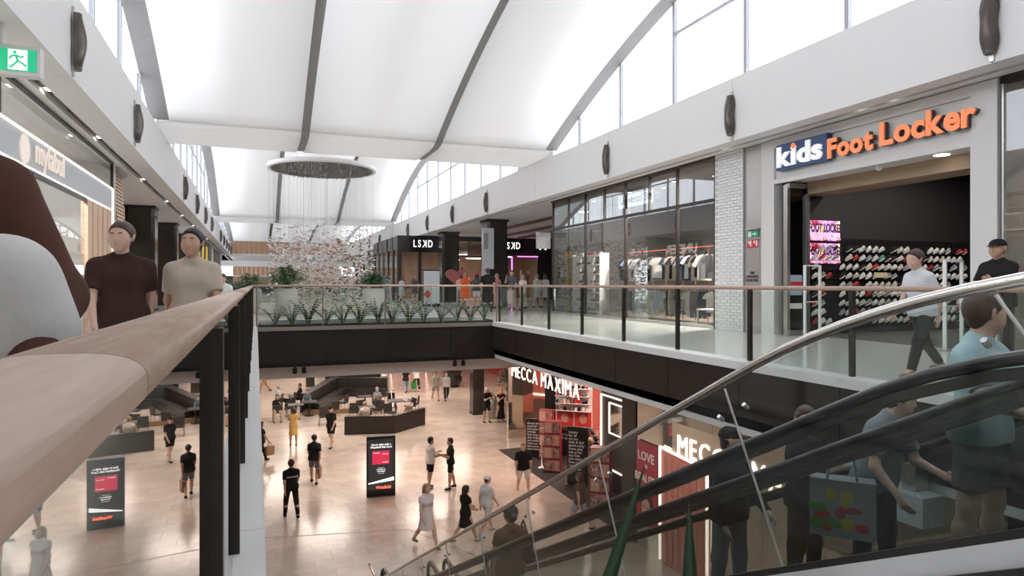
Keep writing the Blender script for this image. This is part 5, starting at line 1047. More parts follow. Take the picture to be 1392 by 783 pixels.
# ------------------------------------------------------------------ people
SK = {'light': (.62, .40, .31), 'tan': (.50, .30, .21), 'brown': (.27, .14, .09)}
HC = {'black': (.015, .012, .011), 'brown': (.06, .032, .02), 'grey': (.42, .40, .38), 'fair': (.32, .2, .11)}
EYEW = M('eye_white', (.75, .72, .7), .3); EYED = M('eye_dark', (.02, .015, .012), .2)
def person(label, pos, face, h=1.74, skin='light', hair=('short', 'brown'), top=('tee', (.02, .02, .02)), bottom=('shorts', (.1, .1, .1)), shoes=(.05, .05, .05),
           legs=((8, 4), (-8, 6)), arms=((10, 10, 15), (-10, 10, 15)), lean=0, yaw=0, nod=0, sit=False, vox=.02, group=None, wide=1., name='person', z_adj=0):
    S = h/1.75; W = wide
    def dirv(fl, ab, side): return Vector((side*math.sin(ab), math.sin(fl)*math.cos(ab), -math.cos(fl)*math.cos(ab)))
    # legs first to find the pelvis height
    L1, L2 = .43, .42; ext = []
    LG_ = []
    for (hf, kb), sd in zip(legs, (-1, 1)):
        t = dirv(R(hf), R(4 if not sit else 9), sd); s_ = dirv(R(hf-kb), R(1), sd); LG_.append((sd, t, s_)); ext.append(-(t.z*L1+s_.z*L2))
    pz = max(ext)+.085-.03+.03
    P0 = Vector((0, 0, pz))
    Rl = Matrix.Rotation(R(-lean), 3, 'X')          # lean>0 tips the trunk forward (+Y)
    def U(x, y, z): return P0+Rl@Vector((x, y, z))   # trunk coordinates above the pelvis
    leg = []
    for sd, t, s_ in LG_:
        hp = P0+Vector((sd*.092*W, 0, -.0)); kn = hp+t*L1; an = kn+s_*L2; leg.append((sd, hp, kn, an, s_))
    arm = []
    for (fl, ab, el), sd in zip(arms, (-1, 1)):
        sh = U(sd*.168*W, -.005, .455); d = Rl@dirv(R(fl), R(ab), sd) if not sit else dirv(R(fl), R(ab), sd); ebw = sh+d*.29
        d2 = dirv(R(fl+el), R(ab*.3), sd); d2 = (d2+Vector((-sd*.35*math.sin(R(min(el, 90))), 0, 0))).normalized()
        wr = ebw+d2*.25; arm.append((sd, sh, ebw, wr, d2))
    hc = U(0, .015, .70); nb = U(0, -.01, .53)
    Rh = Rl.to_4x4().to_3x3() @ Matrix.Rotation(R(yaw), 3, 'Z') @ Matrix.Rotation(R(-nod), 3, 'X')
    def H(x, y, z): return hc+Rh@Vector((x, y, z))
    sc_ = lambda v: tuple(Vector(v)*S)
    def pr(a, b, ra, rb, k=.04, cl=None): return (sc_(a), sc_(b), ra*S, rb*S, k*S, [(sc_(c), tuple(n)) for c, n in cl] if cl else None)
    fem = top[0] in ('dress', 'tank', 'fem') or hair[0] in ('long', 'bun', 'hijab')
    trunk = [pr(U(-.075*W, 0, .36), U(.075*W, 0, .36), .110, .110, .07), pr(U(-.10*W, -.015, .425), U(.10*W, -.015, .425), .078, .078, .05), pr(U(0, -.015, .53), U(-.14*W, -.01, .462), .052, .048, .04), pr(U(0, -.015, .53), U(.14*W, -.01, .462), .052, .048, .04), pr(U(-.05*W, 0, .18), U(.05*W, 0, .18), .10 if not fem else .088, .10 if not fem else .088, .08), pr(U(-.075*W, -.01, .02), U(.075*W, -.01, .02), .108, .108, .07)]
    if fem: trunk.append(pr(U(-.07, .075, .33), U(.07, .075, .33), .055, .055, .05))
    trunk_h = len(trunk)
    thighs = [pr(hp, kn, .086*W, .058, .04) for sd, hp, kn, an, s_ in leg]
    calf = [pr(kn, kn.lerp(an, .35)+Vector((0, -.012, 0)), .054, .056, .03) for sd, hp, kn, an, s_ in leg]+[pr(kn.lerp(an, .35)+Vector((0, -.012, 0)), an, .056, .034, .03) for sd, hp, kn, an, s_ in leg]
    uarm = [pr(sh, eb, .052*W, .040, .04) for sd, sh, eb, wr, d2 in arm]
    farm = [pr(eb, wr, .040, .027, .03) for sd, sh, eb, wr, d2 in arm]
    near = vox < .014
    palm = [pr(wr+d2*.03, wr+d2*.075, .030, .030, .02) for sd, sh, eb, wr, d2 in arm]
    head = [pr(H(0, -.015, .035), H(0, .02, .03), .088, .082, .04), pr(H(0, .04, -.04), H(0, .055, -.085), .062, .042, .05), pr(H(-.03, .055, -.05), H(.03, .055, -.05), .04, .04, .03),
            pr(nb, H(0, -.01, -.05), .056, .05, .03), pr(H(0, .098, .01), H(0, .112, -.022), .010, .016, .012), pr(H(-.04, .078, .032), H(.04, .078, .032), .018, .018, .02)]
    head += [pr(H(sd*.088, -.005, -.02), H(sd*.09, -.012, .025), .012, .016, .008) for sd in (-1, 1)]
    if near: head += [pr(H(-.018, .092, -.062), H(.018, .092, -.062), .012, .012, .012), pr(H(0, .085, -.098), H(0, .088, -.10), .02, .018, .02), pr(H(-.045, .06, -.015), H(-.04, .065, -.03), .028, .024, .02), pr(H(.045, .06, -.015), H(.04, .065, -.03), .028, .024, .02)]
    feet = [pr(an, an+Vector((0, .10, -.045)), .036, .03, .03) for sd, hp, kn, an, s_ in leg]
    ex = MB()
    for sd, sh, eb, wr, d2 in arm:      # fingers and thumb
        side = Vector((sd, 0, 0)); pn = d2.cross(side); pn = pn.normalized() if pn.length > .05 else Vector((0, 1, 0)); ac = pn.cross(d2).normalized()
        curl = -ac if ac.x*sd > 0 else ac
        for k, (off, ln) in enumerate(((-.024, .07), (-.008, .08), (.008, .075), (.023, .058))):
            b0 = wr+d2*.085+pn*off; b1 = b0+(d2+curl*.12).normalized()*ln*.5; b2 = b1+(d2+curl*.6).normalized()*ln*.5
            ex.tube([sc_(b0-d2*.02), sc_(b1), sc_(b2)], [.0095*S, .0085*S, .006*S], 6)
        t0 = wr+d2*.045+pn*.024; t1 = t0+(d2*.6+pn*.7+curl*.3).normalized()*.035; t2 = t1+(d2+curl*.5).normalized()*.028
        ex.tube([sc_(t0-pn*.01), sc_(t1), sc_(t2)], [.011*S, .010*S, .007*S], 6)
    SKM = M('skin_'+skin, SK[skin], .5, var=.05, scale=10)
    body = surf_mesh(name, trunk+thighs+calf+uarm+farm+palm+head+feet, vox*S if not near else vox, SKM, None, ex)
    o = bpy.data.objects.new(name, body); COL.objects.link(o); tag(o, label, 'person', group); o.location = (pos[0], pos[1], pos[2]+.0+z_adj); o.rotation_euler = (0, 0, R(face))
    gv = lambda prims, g, kk=None: [(a, b, ra+g, rb+g, k if kk is None else kk, cl) for a, b, ra, rb, k, cl in prims]
    def part(nm, prims, mat, clip=None, v=vox): return link(nm, surf_mesh(nm, prims, v*(S if not near else 1), mat, [(sc_(c), tuple(n)) for c, n in clip] if clip else None), o)
    up_ = Rl@Vector((0, 0, 1)); tk, tc = top; bk, bc = bottom
    # upper garment
    neck = (U(0, 0, .62), up_)
    nrm = Vector((0, 0, 1))
    if tk != 'none':
        pr_ = gv(trunk, .018 if tk != 'dress' else .014)
        fr = {'tee': .72, 'fem': .45, 'dress': .4, 'tank': 0, 'long': 1}[tk]
        for sd, sh, eb, wr, d2 in arm:
            d = (eb-sh).normalized()
            if 0 < fr < 1: e_ = sh.lerp(eb, fr); pr_.append((sc_(sh), sc_(sh.lerp(eb, min(1, fr+.2))), .066*S*W, .064*S, .04*S, [(sc_(e_), tuple(d))]))
            elif fr == 1: pr_ += [(sc_(sh), sc_(eb), .068*S*W, .054*S, .04*S, None), (sc_(eb), sc_(wr.lerp(wr+d2*.05, .3)), .054*S, .042*S, .03*S, [(sc_(wr), tuple(d2))])]
        if tk == 'dress':
            kz = .52 if bk != 'maxi' else .16
            mid = (leg[0][2]+leg[1][2])/2 if bk != 'maxi' else (leg[0][3]+leg[1][3])/2
            bt = Vector((mid.x, mid.y, kz*pz/.93))
            pr_.append((sc_(U(0, 0, .08)), sc_(bt-Vector((0, 0, .15))), .12*S, .25*S if bk != 'maxi' else .24*S, .08*S, [(sc_(bt), (0, 0, -1))]))
            part('dress', pr_, cloth(tc), [neck])
        else:
            hem = U(0, 0, -.06 if tk != 'tank' else .06)
            pr_ += [(sc_(U(-.078*W, -.005, zq)), sc_(U(.078*W, -.005, zq)), .120*S, .120*S, .06*S, None) for zq in ((.04, -.06, -.14) if not sit else (.03,))]
            part('shirt', pr_, cloth(tc), [neck]+([(hem, -up_)] if not sit else [(U(0, 0, -.02), -up_)]))
    if bk in ('shorts', 'trousers'):
        fr = .78 if bk == 'shorts' else None; pr_ = [(a, b, ra+.012*S, rb+.012*S, k, cl) for a, b, ra, rb, k, cl in [t_ for t_ in trunk if abs(t_[2]-.108*S) < 1e-6]]
        for sd, hp, kn, an, s_ in leg:
            d = (kn-hp).normalized()
            if fr: e_ = hp.lerp(kn, fr); pr_.append((sc_(hp), sc_(kn), .100*S*W, .086*S, .03*S, [(sc_(e_), tuple(d))]))
            else: pr_ += [(sc_(hp), sc_(kn), .098*S*W, .074*S, .03*S, None), (sc_(kn), sc_(an), .074*S, .055*S, .03*S, [(sc_(an.lerp(kn, .05)), tuple(s_))])]
        part(bk, pr_, cloth(bc), [(U(0, 0, .10), up_)])
    elif bk == 'skirt':
        mid = (leg[0][2]+leg[1][2])/2; pr_ = [(sc_(U(0, 0, .06)), sc_((mid.x, mid.y, .45)), .125*S, .23*S, .05*S, None)]
        part('skirt', pr_, cloth(bc), [(Vector((0, 0, .5)), (0, 0, -1)), (U(0, 0, .11), up_)])
    for sd, hp, kn, an, s_ in leg:
        gz = an.z-.085
        pr_ = [(sc_(an+Vector((0, -.025, -.045))), sc_(an+Vector((0, .13, -.055))), .045*S, .038*S, .02*S, None), (sc_(an+Vector((0, -.01, 0))), sc_(an+Vector((0, .02, -.03))), .046*S, .046*S, .02*S, None)]
        q = part('shoe', pr_, cloth(shoes), [(Vector((0, 0, gz)), (0, 0, -1)), (an+Vector((0, 0, .025)), (0, 0, 1))])
    # hair
    hm = M('hair_'+hair[1], HC.get(hair[1], (.05, .03, .02)), .55, var=.3, scale=30) if hair[0] not in ('cap', 'hijab') else None
    fwd = Rh@Vector((0, 1, 0)); hu = Rh@Vector((0, 0, 1)); cutn = (fwd*.80-hu*.60).normalized()
    cap = [pr(H(0, -.018, .04), H(0, .015, .042), .100, .092, .03)]
    if hair[0] == 'short': part('hair', cap+[pr(H(0, .03, .085), H(0, -.03, .095), .052, .05, .03), pr(H(0, -.05, -.01), H(0, -.045, -.045), .062, .05, .03)], hm, [(H(0, .066, .058), cutn)])
    elif hair[0] == 'long': part('hair', cap+[pr(H(-.05, -.045, 0), H(-.06, -.055, -.24), .06, .05, .04), pr(H(.05, -.045, 0), H(.06, -.055, -.24), .06, .05, .04)], hm, [(H(0, .07, .05), cutn)])
    elif hair[0] == 'bun': part('hair', cap+[pr(H(0, -.05, -.01), H(0, -.05, -.05), .062, .05, .03), pr(H(.0, -.12, .0), H(.0, -.13, .0), .052, .045, .015)], hm, [(H(0, .066, .058), cutn)])
    elif hair[0] == 'cap':
        cm = cloth(hair[2]); part('cap', cap, cm, [(H(0, 0, .035), -hu)])
        bm = MB(); n = 10; v = []
        for zz_ in (.036, .044):
            for i in range(n+1): a = math.pi*i/n; v.append(sc_(H(.085*math.cos(a), .06+.10*math.sin(a), zz_-.012*math.sin(a))))
        m = n+1; bm.add(v, [tuple(range(m))[::-1], tuple(range(m, 2*m))]+[(i, (i+1) % m, m+(i+1) % m, m+i) for i in range(m)]); bm.build('cap_brim', cm, o)
        part('hair', [pr(H(0, -.03, .0), H(0, -.045, -.045), .085, .055, .03)], M('hair_'+hair[1], HC[hair[1]], .55, var=.3, scale=30), [(H(0, .0, .0), cutn)])
    elif hair[0] == 'hijab':
        part('headscarf', cap+[pr(H(0, -.04, -.03), U(0, -.02, .44), .085, .15, .05), pr(U(.10, .07, .45), U(.14, .05, .12), .06, .04, .04)], cloth(hair[2]), [(H(0, .052, .0), (fwd*.98+hu*.0).normalized())])
    e1 = MB(); e2 = MB(); er = .0115*S
    for sd in (-1, 1): e1.ball(sc_(H(sd*.034, .0835, .008)), (er*1.25, er, er*.8), 10, 7); e2.ball(sc_(H(sd*.034, .0905, .008)), er*.62, 8, 6)
    e1.build('eyes', EYEW, o, True); e2.build('pupils', EYED, o, True)
    if near:
        b = MB(); b.tube([sc_(H(-.026, .096, -.062)), sc_(H(0, .107, -.060)), sc_(H(.026, .096, -.062))], [.003, .006, .003], 6, 1.); b.build('lips', M('lip_'+skin, tuple(c*q for c, q in zip(SK[skin], (.8, .55, .55))), .4), o)
        b = MB()
        for sd in (-1, 1): b.tube([sc_(H(sd*.014, .101, .030)), sc_(H(sd*.036, .100, .037)), sc_(H(sd*.056, .085, .030))], [.004, .006, .003], 6)
        b.build('eyebrows', hm or M('hair_brown', HC['brown'], .55), o)
    o['_hands'] = [list(o.location+Matrix.Rotation(R(face), 3, 'Z')@(Vector(wr+d2*.09)*S)) for sd, sh, eb, wr, d2 in arm]
    return o
def bag(p, hand, W, H_, D, mat, label, cat='bag', rz=0):
    """carried bag whose handles reach the hand"""
    x, y, z = p['_hands'][hand]; z -= .02
    o = thing('carried_bag', label, cat, (x, y, z), rz)
    MB().prism([(-W/2*.9, -H_-.12), (W/2*.9, -H_-.12), (W/2, -.12), (-W/2, -.12)], 1, -D/2, D/2).build('body', mat, o)
    for q in (-D*.4, D*.4): MB().tube([(-W*.25, q, -.13), (-W*.2, q*.6, -.02), (0, q*.2, .02), (W*.2, q*.6, -.02), (W*.25, q, -.13)], .008, 6).build('handle', mat, o)
    return o
BK = (.018, .017, .018); WH = (.74, .73, .72); GR = (.32, .32, .31)
WALK = ((24, 6), (-18, 22)); WALK2 = ((-18, 24), (24, 6)); ST = ((2, 2), (-2, 3)); WA = ((-18, 7, 18), (18, 7, 22)); WA2 = ((18, 7, 22), (-18, 7, 18))
# left walkway, close
person('man in a dark brown tee walking toward the camera along the left walkway', (-1.04, 6.3, 0), 190, 1.70, 'light', ('short', 'brown'), ('tee', (.05, .026, .02)), ('shorts', (.12, .11, .1)), WH, WALK, WA, vox=.0115, wide=1.12, yaw=-25)
person('man in a beige tee walking close to the near handrail on the left walkway', (-.52, 6.45, 0), 178, 1.67, 'tan', ('short', 'black'), ('tee', (.50, .42, .34)), ('shorts', (.08, .08, .09)), WH, WALK2, WA2, vox=.0115, wide=1.05, yaw=-15, nod=-6)
person('person in a white tee leaning on the handrail far along the left walkway', (-.62, 14.9, 0), 172, 1.36, 'light', ('short', 'brown'), ('tee', WH), ('shorts', (.2, .2, .22)), WH, ST, ((20, 12, 40), (20, 12, 40)), lean=12, vox=.02)
pc = person('passer by in a dark brown top with a white bag at the left frame edge', (-.71, 1.80, 0), 186, 1.79, 'brown', ('long', 'black'), ('long', (.075, .03, .022)), ('trousers', (.03, .025, .025)), BK, WALK, ((28, 24, 30), (-15, 12, 20)), vox=.0115, wide=1.0)
o = thing('carried_bag', 'large crumpled white cloth bag held by the passer by at the left frame edge', 'bag', (-.445, 1.56, .85))
CANV = M('canvas', (.52, .51, .50), .85, var=.12, scale=9, bump=.9)
link('body', surf_mesh('body', [((-.10, 0, .16), (.02, .03, .20), .11, .09, .06), ((-.14, 0, .30), (-.02, .02, .30), .09, .10, .06), ((-.12, 0, .02), (.0, .03, .05), .10, .08, .06)], .016, CANV), o)
MB().tube([(-.15, 0, .36), (-.13, 0, .50), (-.05, 0, .50), (-.03, 0, .36)], .010, 6).build('handle', CANV, o)
# bridge crowd
def crowd(u, d, lab, face, h, **k):
    lat = (u-696)/900*d; return person(lab, (d*.3606+lat*.9326, d*.9326-lat*.3606, 0), face, h, **k)
crowd(663, 27.0, 'broad man in black seen from behind on the far walkway by the plants', -20, 1.78, hair=('short', 'brown'), top=('tee', BK), bottom=('trousers', BK), wide=1.2)
crowd(632, 31.0, 'woman in an orange dress seen from behind beside the pink heart', -10, 1.66, hair=('short', 'fair'), top=('dress', (.75, .13, .035)), bottom=('none', 0))
crowd(648, 31.5, 'woman in a dark tee and white shorts beside the woman in orange', -30, 1.64, hair=('long', 'brown'), top=('fem', (.10, .11, .12)), bottom=('shorts', WH), arms=((20, 12, 30), (-5, 10, 15)))
crowd(626, 34.0, 'person in pale pink standing behind the woman in orange', -20, 1.62, hair=('short', 'brown'), top=('tee', (.6, .42, .42)), bottom=('trousers', (.3, .3, .3)))
crowd(676, 31.0, 'woman in a long pink patterned dress right of the man in black', 30, 1.62, hair=('short', 'fair'), top=('dress', (.62, .26, .30)), bottom=('maxi', 0))
crowd(696, 30.0, 'man in a grey printed tee raising a hand to his face on the far walkway', 150, 1.76, hair=('short', 'brown'), top=('tee', (.12, .13, .14)), bottom=('trousers', (.5, .48, .45)), arms=((15, 8, 20), (50, 20, 110)))
crowd(694, 28.6, 'small child in a pale pink dress in front of the man in grey', 170, 1.02, hair=('long', 'brown'), top=('dress', (.72, .52, .5)), bottom=('none', 0))
crowd(711, 29.5, 'woman with long red brown hair in a white dress near the far shops', 120, 1.62, hair=('long', 'fair'), top=('dress', (.68, .62, .58)), bottom=('maxi', 0), legs=WALK)
crowd(730, 32.0, 'woman in a short grey white dress standing by the violet lit doorway', 10, 1.62, hair=('bun', 'fair'), top=('dress', (.5, .5, .48)), bottom=('none', 0))
crowd(741, 32.4, 'second woman in a short pale dress half hidden by the glazed store corner', 5, 1.62, hair=('long', 'brown'), top=('dress', (.55, .5, .46)), bottom=('none', 0))
crowd(526, 38.0, 'shopper in blue grey beside the right stone pot on the bridge', -30, 1.62, hair=('short', 'brown'), top=('tee', (.3, .38, .42)), bottom=('shorts', (.3, .3, .3)))
crowd(546, 39.0, 'shopper in a pale blue dress walking past the left shopfront sign', -60, 1.64, hair=('long', 'brown'), top=('dress', (.42, .48, .52)), bottom=('none', 0), legs=WALK)
crowd(564, 40.0, 'shopper in a dark top behind the white poster stand', 0, 1.62, hair=('long', 'fair'), top=('fem', (.1, .1, .11)), bottom=('shorts', (.1, .1, .1)))
# right walkway
person('shopper in a white top and black trousers striding past the shoe shop', (7.75, 5.85, 0), 80, 1.62, 'light', ('short', 'brown'), ('tee', (.62, .63, .66)), ('trousers', BK), (.3, .18, .1), WALK, WA, vox=.014, lean=8)
person('shopper in a black top with a cap beside the white pier of the shoe shop', (9.0, 5.75, 0), 95, 1.72, 'tan', ('cap', 'brown', BK), ('tee', BK), ('trousers', (.1, .1, .1)), BK, ST, ((35, 10, 70), (20, 12, 60)), vox=.014)
wp = person('shopper in a white shirt on the right walkway close to the frame edge', (8.1, 4.6, 0), 100, 1.40, 'light', ('long', 'fair'), ('tee', (.66, .66, .67)), ('shorts', (.2, .2, .22)), WH, WALK2, WA2, vox=.014)
# escalators
def esc(y, x): return (x, y, round((.77-SL*y)/.207)*.207 if False else max(Z1, .77-SL*y)-.06)
person('woman with a dark bun seen from behind riding the nearer escalator down', esc(7.75, 2.98), 0, 1.66, 'tan', ('bun', 'black'), ('fem', (.13, .075, .05)), ('trousers', (.55, .5, .42)), WH, ST, ((6, 14, 10), (10, 12, 20)), vox=.014)
o = thing('shoulder_bag', 'dark shoulder bag on the back of the woman with the bun', 'bag', (3.17, 7.72, -2.2), world=True); MB().prism([(3.10, -2.35), (3.26, -2.35), (3.24, -2.05), (3.12, -2.05)], 1, 7.66, 7.80).build('body', cloth(BK), o); MB().tube([(3.13, 7.72, -2.06), (3.12, 7.73, -1.86), (3.16, 7.78, -1.84), (3.22, 7.74, -2.06)], .012, 6).build('strap', cloth(BK), o)
person('man in a black cap and black top, lowest rider on the farther escalator', esc(5.25, 4.3), 188, 1.75, 'light', ('cap', 'brown', BK), ('long', BK), ('trousers', (.30, .33, .38)), BK, ST, ((20, 10, 40), (5, 10, 20)), vox=.012, yaw=50)
person('smiling man in a dark jacket one step above the man in the black cap', esc(4.45, 4.45), 195, 1.66, 'light', ('short', 'brown'), ('long', (.02, .018, .017)), ('trousers', (.08, .05, .035)), BK, ST, ((10, 10, 30), (10, 10, 25)), vox=.012, yaw=-50)
gp = person('person in a grey tee leaning forward on the farther escalator with a bright bag', esc(3.75, 4.45), 185, 1.66, 'light', ('short', 'brown'), ('tee', (.24, .26, .28)), ('trousers', (.05, .05, .05)), BK, ST, ((30, 10, 50), (25, 14, 20)), lean=16, vox=.012, yaw=40)
person('man in a pale teal tee near the top of the farther escalator', esc(2.75, 4.15), 190, 1.80, 'light', ('short', 'brown'), ('tee', (.36, .52, .55)), ('shorts', (.12, .11, .10)), WH, ST, ((45, 12, 30), (30, 14, 45)), vox=.012, yaw=60)
person('rider in a pink and grey top at the right frame edge on the farther escalator', esc(2.3, 4.55), 180, 1.72, 'light', ('long', 'fair'), ('fem', (.50, .40, .40)), ('trousers', (.25, .12, .10)), WH, ST, ((80, 25, 80), (20, 10, 40)), vox=.014)
o = thing('carried_bag', 'colourful red, green and yellow printed tote carried by the grey tee rider', 'bag', (4.08, 3.72, -.70), R(-47))
for nm, b_, m_ in (('body', (-.22, .22, -.08, .08, -.02, .40), cloth((.35, .36, .38))),): MB().box(*b_).build(nm, m_, o)
rnd = random.Random(9)
for k in range(14): MB().ball((rnd.uniform(-.17, .17), -.082, rnd.uniform(.05, .35)), (rnd.uniform(.03, .07), .004, rnd.uniform(.02, .05)), 8, 6).build('print_patch', (M('tote_red', (.5, .04, .05), .6), M('tote_green', (.08, .3, .06), .6), M('tote_yellow', (.6, .45, .05), .6))[k % 3], o)
for q in (-.06, .06): MB().tube([(-.1, q, .4), (-.07, q, .58), (.07, q, .58), (.1, q, .4)], .01, 6).build('handle', cloth((.35, .36, .38)), o)
# lower floor walkers
pz_ = Z1
a = person('man in a black tee with a pale stripe walking away on the near lower floor', (.97, 20.6, pz_), 10, 1.72, 'light', ('short', 'brown'), ('tee', BK), ('trousers', BK), BK, ((14, 4), (-12, 14)), WA, yaw=-5, wide=1.08)
link('stripe', surf_mesh('stripe', [((-.075, 0, 1.22), (.075, 0, 1.22), .14, .14, .05)], .02, cloth((.5, .5, .5)), [((0, 0, 1.25), (0, 0, 1)), ((0, 0, 1.20), (0, 0, -1)), ((0, .02, 1.2), (0, 1, 0))]), a)
a = person('man in a dark navy tee walking away with a brown paper bag', (1.88, 23.8, pz_), -14, 1.72, 'tan', ('short', 'black'), ('tee', (.02, .022, .027)), ('shorts', (.15, .16, .17)), BK, ((20, 6), (-14, 22)), WA2)
bag(a, 1, .30, .36, .12, M('paper_brown', (.28, .17, .10), .7), 'brown paper bag carried by the man in the dark navy tee', rz=R(70))
person('woman in a yellow dress standing with her back turned by the lounge', (1.49, 29.7, pz_), -10, 1.62, 'tan', ('long', 'brown'), ('dress', (.72, .48, .16)), ('none', 0), (.3, .2, .1), ST, ((40, 14, 70), (40, 14, 70)))
person('man in a black tee and shorts striding past the lounge chairs', (2.97, 28.95, pz_), 150, 1.76, 'light', ('cap', 'brown', BK), ('tee', BK), ('shorts', BK), BK, WALK, WA2)
a = person('person with long dark hair and a brown bag at the white ledge edge', (.18, 27.4, pz_), -60, 1.62, 'tan', ('long', 'black'), ('fem', BK), ('trousers', BK), BK, WALK, WA)
bag(a, 1, .34, .34, .14, M('paper_brown'), 'brown bag carried by the person at the white ledge edge', rz=R(30))
a = person('man in a white tee and black shorts talking with a man in black', (5.49, 21.85, pz_), -78, 1.72, 'tan', ('short', 'black'), ('tee', WH), ('shorts', BK), (.12, .12, .12), ((3, 3), (-6, 4)), ((25, 10, 75), (20, 10, 70)))
person('man in an all black outfit with white socks facing the man in white', (6.11, 21.55, pz_), 80, 1.70, 'tan', ('short', 'black'), ('tee', BK), ('shorts', BK), (.05, .05, .05), ((5, 3), (-8, 6)), ((25, 10, 85), (22, 10, 80)))
person('woman in a white dress with a pink yoke walking toward the escalator foot', (4.18, 17.05, pz_), 200, 1.70, 'light', ('long', 'fair'), ('dress', (.70, .66, .66)), ('none', 0), (.1, .2, .05), WALK, ((-22, 16, 12), (18, 14, 12)))
person('woman with dark hair in a short black dress walking right past the white dress', (5.21, 16.9, pz_), -70, 1.58, 'tan', ('long', 'black'), ('dress', BK), ('none', 0), (.4, .3, .25), WALK2, ((20, 10, 50), (10, 10, 60)))
person('person in a white cap and grey white tee walking right beyond the bun haired woman', (5.95, 17.3, pz_), -65, 1.66, 'light', ('cap', 'brown', (.75, .75, .75)), ('tee', (.6, .62, .62)), ('shorts', (.5, .52, .55)), WH, WALK, WA)
person('man in a black tee and white shorts walking toward the camera by the dark carpet', (8.17, 20.1, pz_), 165, 1.74, 'light', ('short', 'fair'), ('tee', BK), ('shorts', (.68, .64, .6)), (.4, .3, .25), WALK, ((-10, 14, 16), (12, 14, 16)), wide=1.12)
person('man in black with a white cap looking at his phone by the lower column', (10.72, 31.2, pz_), 195, 1.74, 'tan', ('cap', 'brown', (.6, .6, .6)), ('tee', BK), ('shorts', (.03, .028, .028)), BK, ((4, 2), (-4, 2)), ((35, 10, 85), (35, 10, 85)))
person('woman in a long black dress with an orange headscarf beside the waiting man', (11.46, 31.15, pz_), 185, 1.66, 'light', ('hijab', 'brown', (.62, .22, .10)), ('dress', BK), ('maxi', 0), (.2, .1, .08), ST, ((35, 8, 90), (35, 8, 90)))
person('man in a pale green tee and grey shorts walking in the background', (9.94, 38.3, pz_), 175, 1.76, 'tan', ('short', 'brown'), ('tee', (.36, .38, .32)), ('shorts', (.25, .24, .24)), BK, WALK, WA)
person('woman in a pale tee and black trousers beside the man in green', (10.55, 38.1, pz_), 175, 1.68, 'light', ('short', 'fair'), ('tee', (.55, .56, .58)), ('trousers', BK), BK, WALK2, WA2)
a = person('man in a white tee and black trousers far back with a green bag', (9.61, 41.9, pz_), 0, 1.80, 'light', ('short', 'brown'), ('tee', WH), ('trousers', BK), WH, WALK, WA)
bag(a, 0, .36, .42, .14, M('bag_green', (.03, .30, .05), .6), 'green carrier bag held by the man in white at the back')
person('woman in a dark top and blue jeans beside the man with the green bag', (8.85, 41.5, pz_), 5, 1.66, 'light', ('long', 'brown'), ('fem', BK), ('trousers', (.20, .27, .36)), BK, WALK2, WA2)
person('woman in a white top and black shorts standing at the back of the lounge', (7.75, 43.0, pz_), 175, 1.64, 'tan', ('long', 'black'), ('tank', WH), ('shorts', BK), BK, ST, ((10, 10, 20), (10, 10, 20)))
person('person in a striped blue top at the back wall behind the counter', (6.7, 47.5, pz_), 0, 1.68, 'light', ('long', 'brown'), ('tee', (.38, .42, .5)), ('trousers', (.2, .25, .3)), BK, WALK, WA)
person('far person in an orange top crossing at the back left of the lower floor', (.5, 45.0, pz_), 90, 1.66, 'tan', ('short', 'brown'), ('tee', (.6, .25, .10)), ('trousers', (.45, .25, .15)), BK, WALK, WA)
person('person in blurred brown passing the store behind the escalator glass', (8.45, 16.6, pz_), 30, 1.66, 'tan', ('long', 'brown'), ('fem', (.10, .06, .05)), ('shorts', (.25, .28, .33)), BK, WALK, WA)
# seated
SITL = ((84, 84), (84, 84)); SA = ((30, 8, 60), (30, 8, 60))
def sitter(lab, x, y, face, h=1.7, **k): return person(lab, (x, y, pz_), face, h, sit=True, legs=SITL, arms=k.pop('arms', SA), **k)
sitter('man in a dark tee sitting alone on a chair at the lounge edge', 1.0, 35.35, 180, skin='tan', hair=('short', 'black'), top=('tee', BK), bottom=('shorts', (.45, .4, .36)), arms=((30, 8, 110), (30, 8, 30)))
sitter('man in a pale blue shirt sitting at the back left of the lounge', 1.15, 38.6, -100, hair=('short', 'grey'), top=('tee', (.6, .65, .72)), bottom=('trousers', BK))
sitter('person in black sitting opposite the man in the pale blue shirt', 2.3, 38.9, 95, hair=('short', 'brown'), top=('long', BK), bottom=('trousers', BK))
sitter('grey haired woman sitting with folded hands in the lounge', 6.1, 36.0, 180, hair=('short', 'grey'), top=('tee', (.22, .23, .25)), bottom=('trousers', BK), arms=((35, 8, 100), (35, 8, 100)))
sitter('bald pale shirted person sitting behind the booth wall, seen from behind', 4.75, 31.35, 0, h=1.78, skin='light', hair=('short', 'fair'), top=('tee', (.62, .55, .47)), bottom=('shorts', (.3, .3, .3)))
sitter('grey haired person sitting at the angled end of the booth wall', 7.0, 31.95, 40, h=1.75, hair=('short', 'grey'), top=('tee', (.5, .42, .36)), bottom=('trousers', (.2, .2, .2)))
sitter('person in dark blue sitting at the diagonal counter of the lounge', 2.55, 36.95, 170, h=1.6, hair=('short', 'black'), top=('tee', (.10, .15, .18)), bottom=('trousers', BK))
sitter('person in a dark jacket sitting high at the back counter', 4.9, 44.3, 150, hair=('short', 'grey'), top=('long', (.05, .06, .07)), bottom=('trousers', BK))
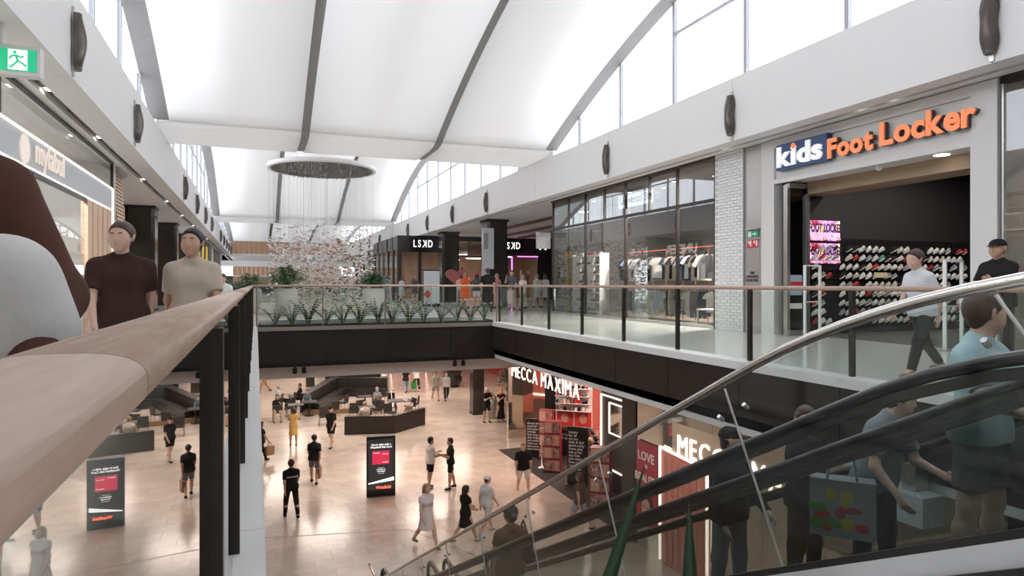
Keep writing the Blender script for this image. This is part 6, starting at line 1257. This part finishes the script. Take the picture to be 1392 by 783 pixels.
sitter('woman in a pale wrap sitting inside the cosmetics store', 13.1, 23.6, 110, skin='tan', hair=('short', 'brown'), top=('tank', (.5, .36, .28)), bottom=('shorts', (.45, .33, .26)))
st_ = thing('stool', 'round black stool under the woman in the pale wrap', 'stool', (13.1, 23.6, Z1+.012)); MB().lathe([(.2, .40), (.2, .45)], n=16).build('seat', BLACK, st_); MB().lathe([(.03, .02), (.03, .40)], n=8).build('stem', STEEL, st_); MB().lathe([(.2, 0), (.2, .02)], n=16).build('foot', STEEL, st_)
person('woman in a pale patterned top at the middle counter of the cosmetics store', (11.3, 21.2, pz_), 20, 1.64, 'tan', ('bun', 'brown'), ('tee', (.5, .38, .3)), ('trousers', (.3, .25, .22)), BK, ST, ((30, 10, 60), (30, 10, 50)))
person('shop assistant in black beside the woman in the patterned top', (11.0, 20.4, pz_), 10, 1.62, 'light', ('bun', 'black'), ('tee', BK), ('trousers', BK), BK, ST, ((20, 12, 40), (20, 12, 40)))
# ------------------------------------------------------------------ lettering becomes plain meshes
bpy.context.view_layer.update(); dg = bpy.context.evaluated_depsgraph_get()
fonts = [q for q in bpy.data.objects if q.type == 'FONT']; made = [(q, bpy.data.meshes.new_from_object(q.evaluated_get(dg))) for q in fonts]
for q, me in made:
    nm = q.name.split('.')[0]; par = q.parent; mb_ = q.matrix_basis.copy(); bpy.data.objects.remove(q)
    p = link(nm, me, par); p.matrix_basis = mb_
# sub-parts: lettering belongs to its board, pupils to the eyes, brims to caps
for root in [q for q in bpy.data.objects if q.parent is None]:
    ch = {c.name.split('.')[0]: c for c in root.children}
    for a_, bs in (('board', ('lettering', 'letter', 'letter_back', 'pictogram', 'arrow', 'map')), ('panel', ('dot',)), ('screen_face', ('lettering', 'gift_card', 'white_wedge')), ('eyes', ('pupils',)), ('cap', ('cap_brim',)), ('column', ('photo_print', 'printed_eye')), ('sheet', ('printed_hair', 'printed_face', 'lettering')), ('face', ('pictogram_field', 'arrow'))):
        if a_ in ch and root.get('kind') != 'structure':
            for c in list(root.children):
                if c.name.split('.')[0] in bs: c.parent = ch[a_]
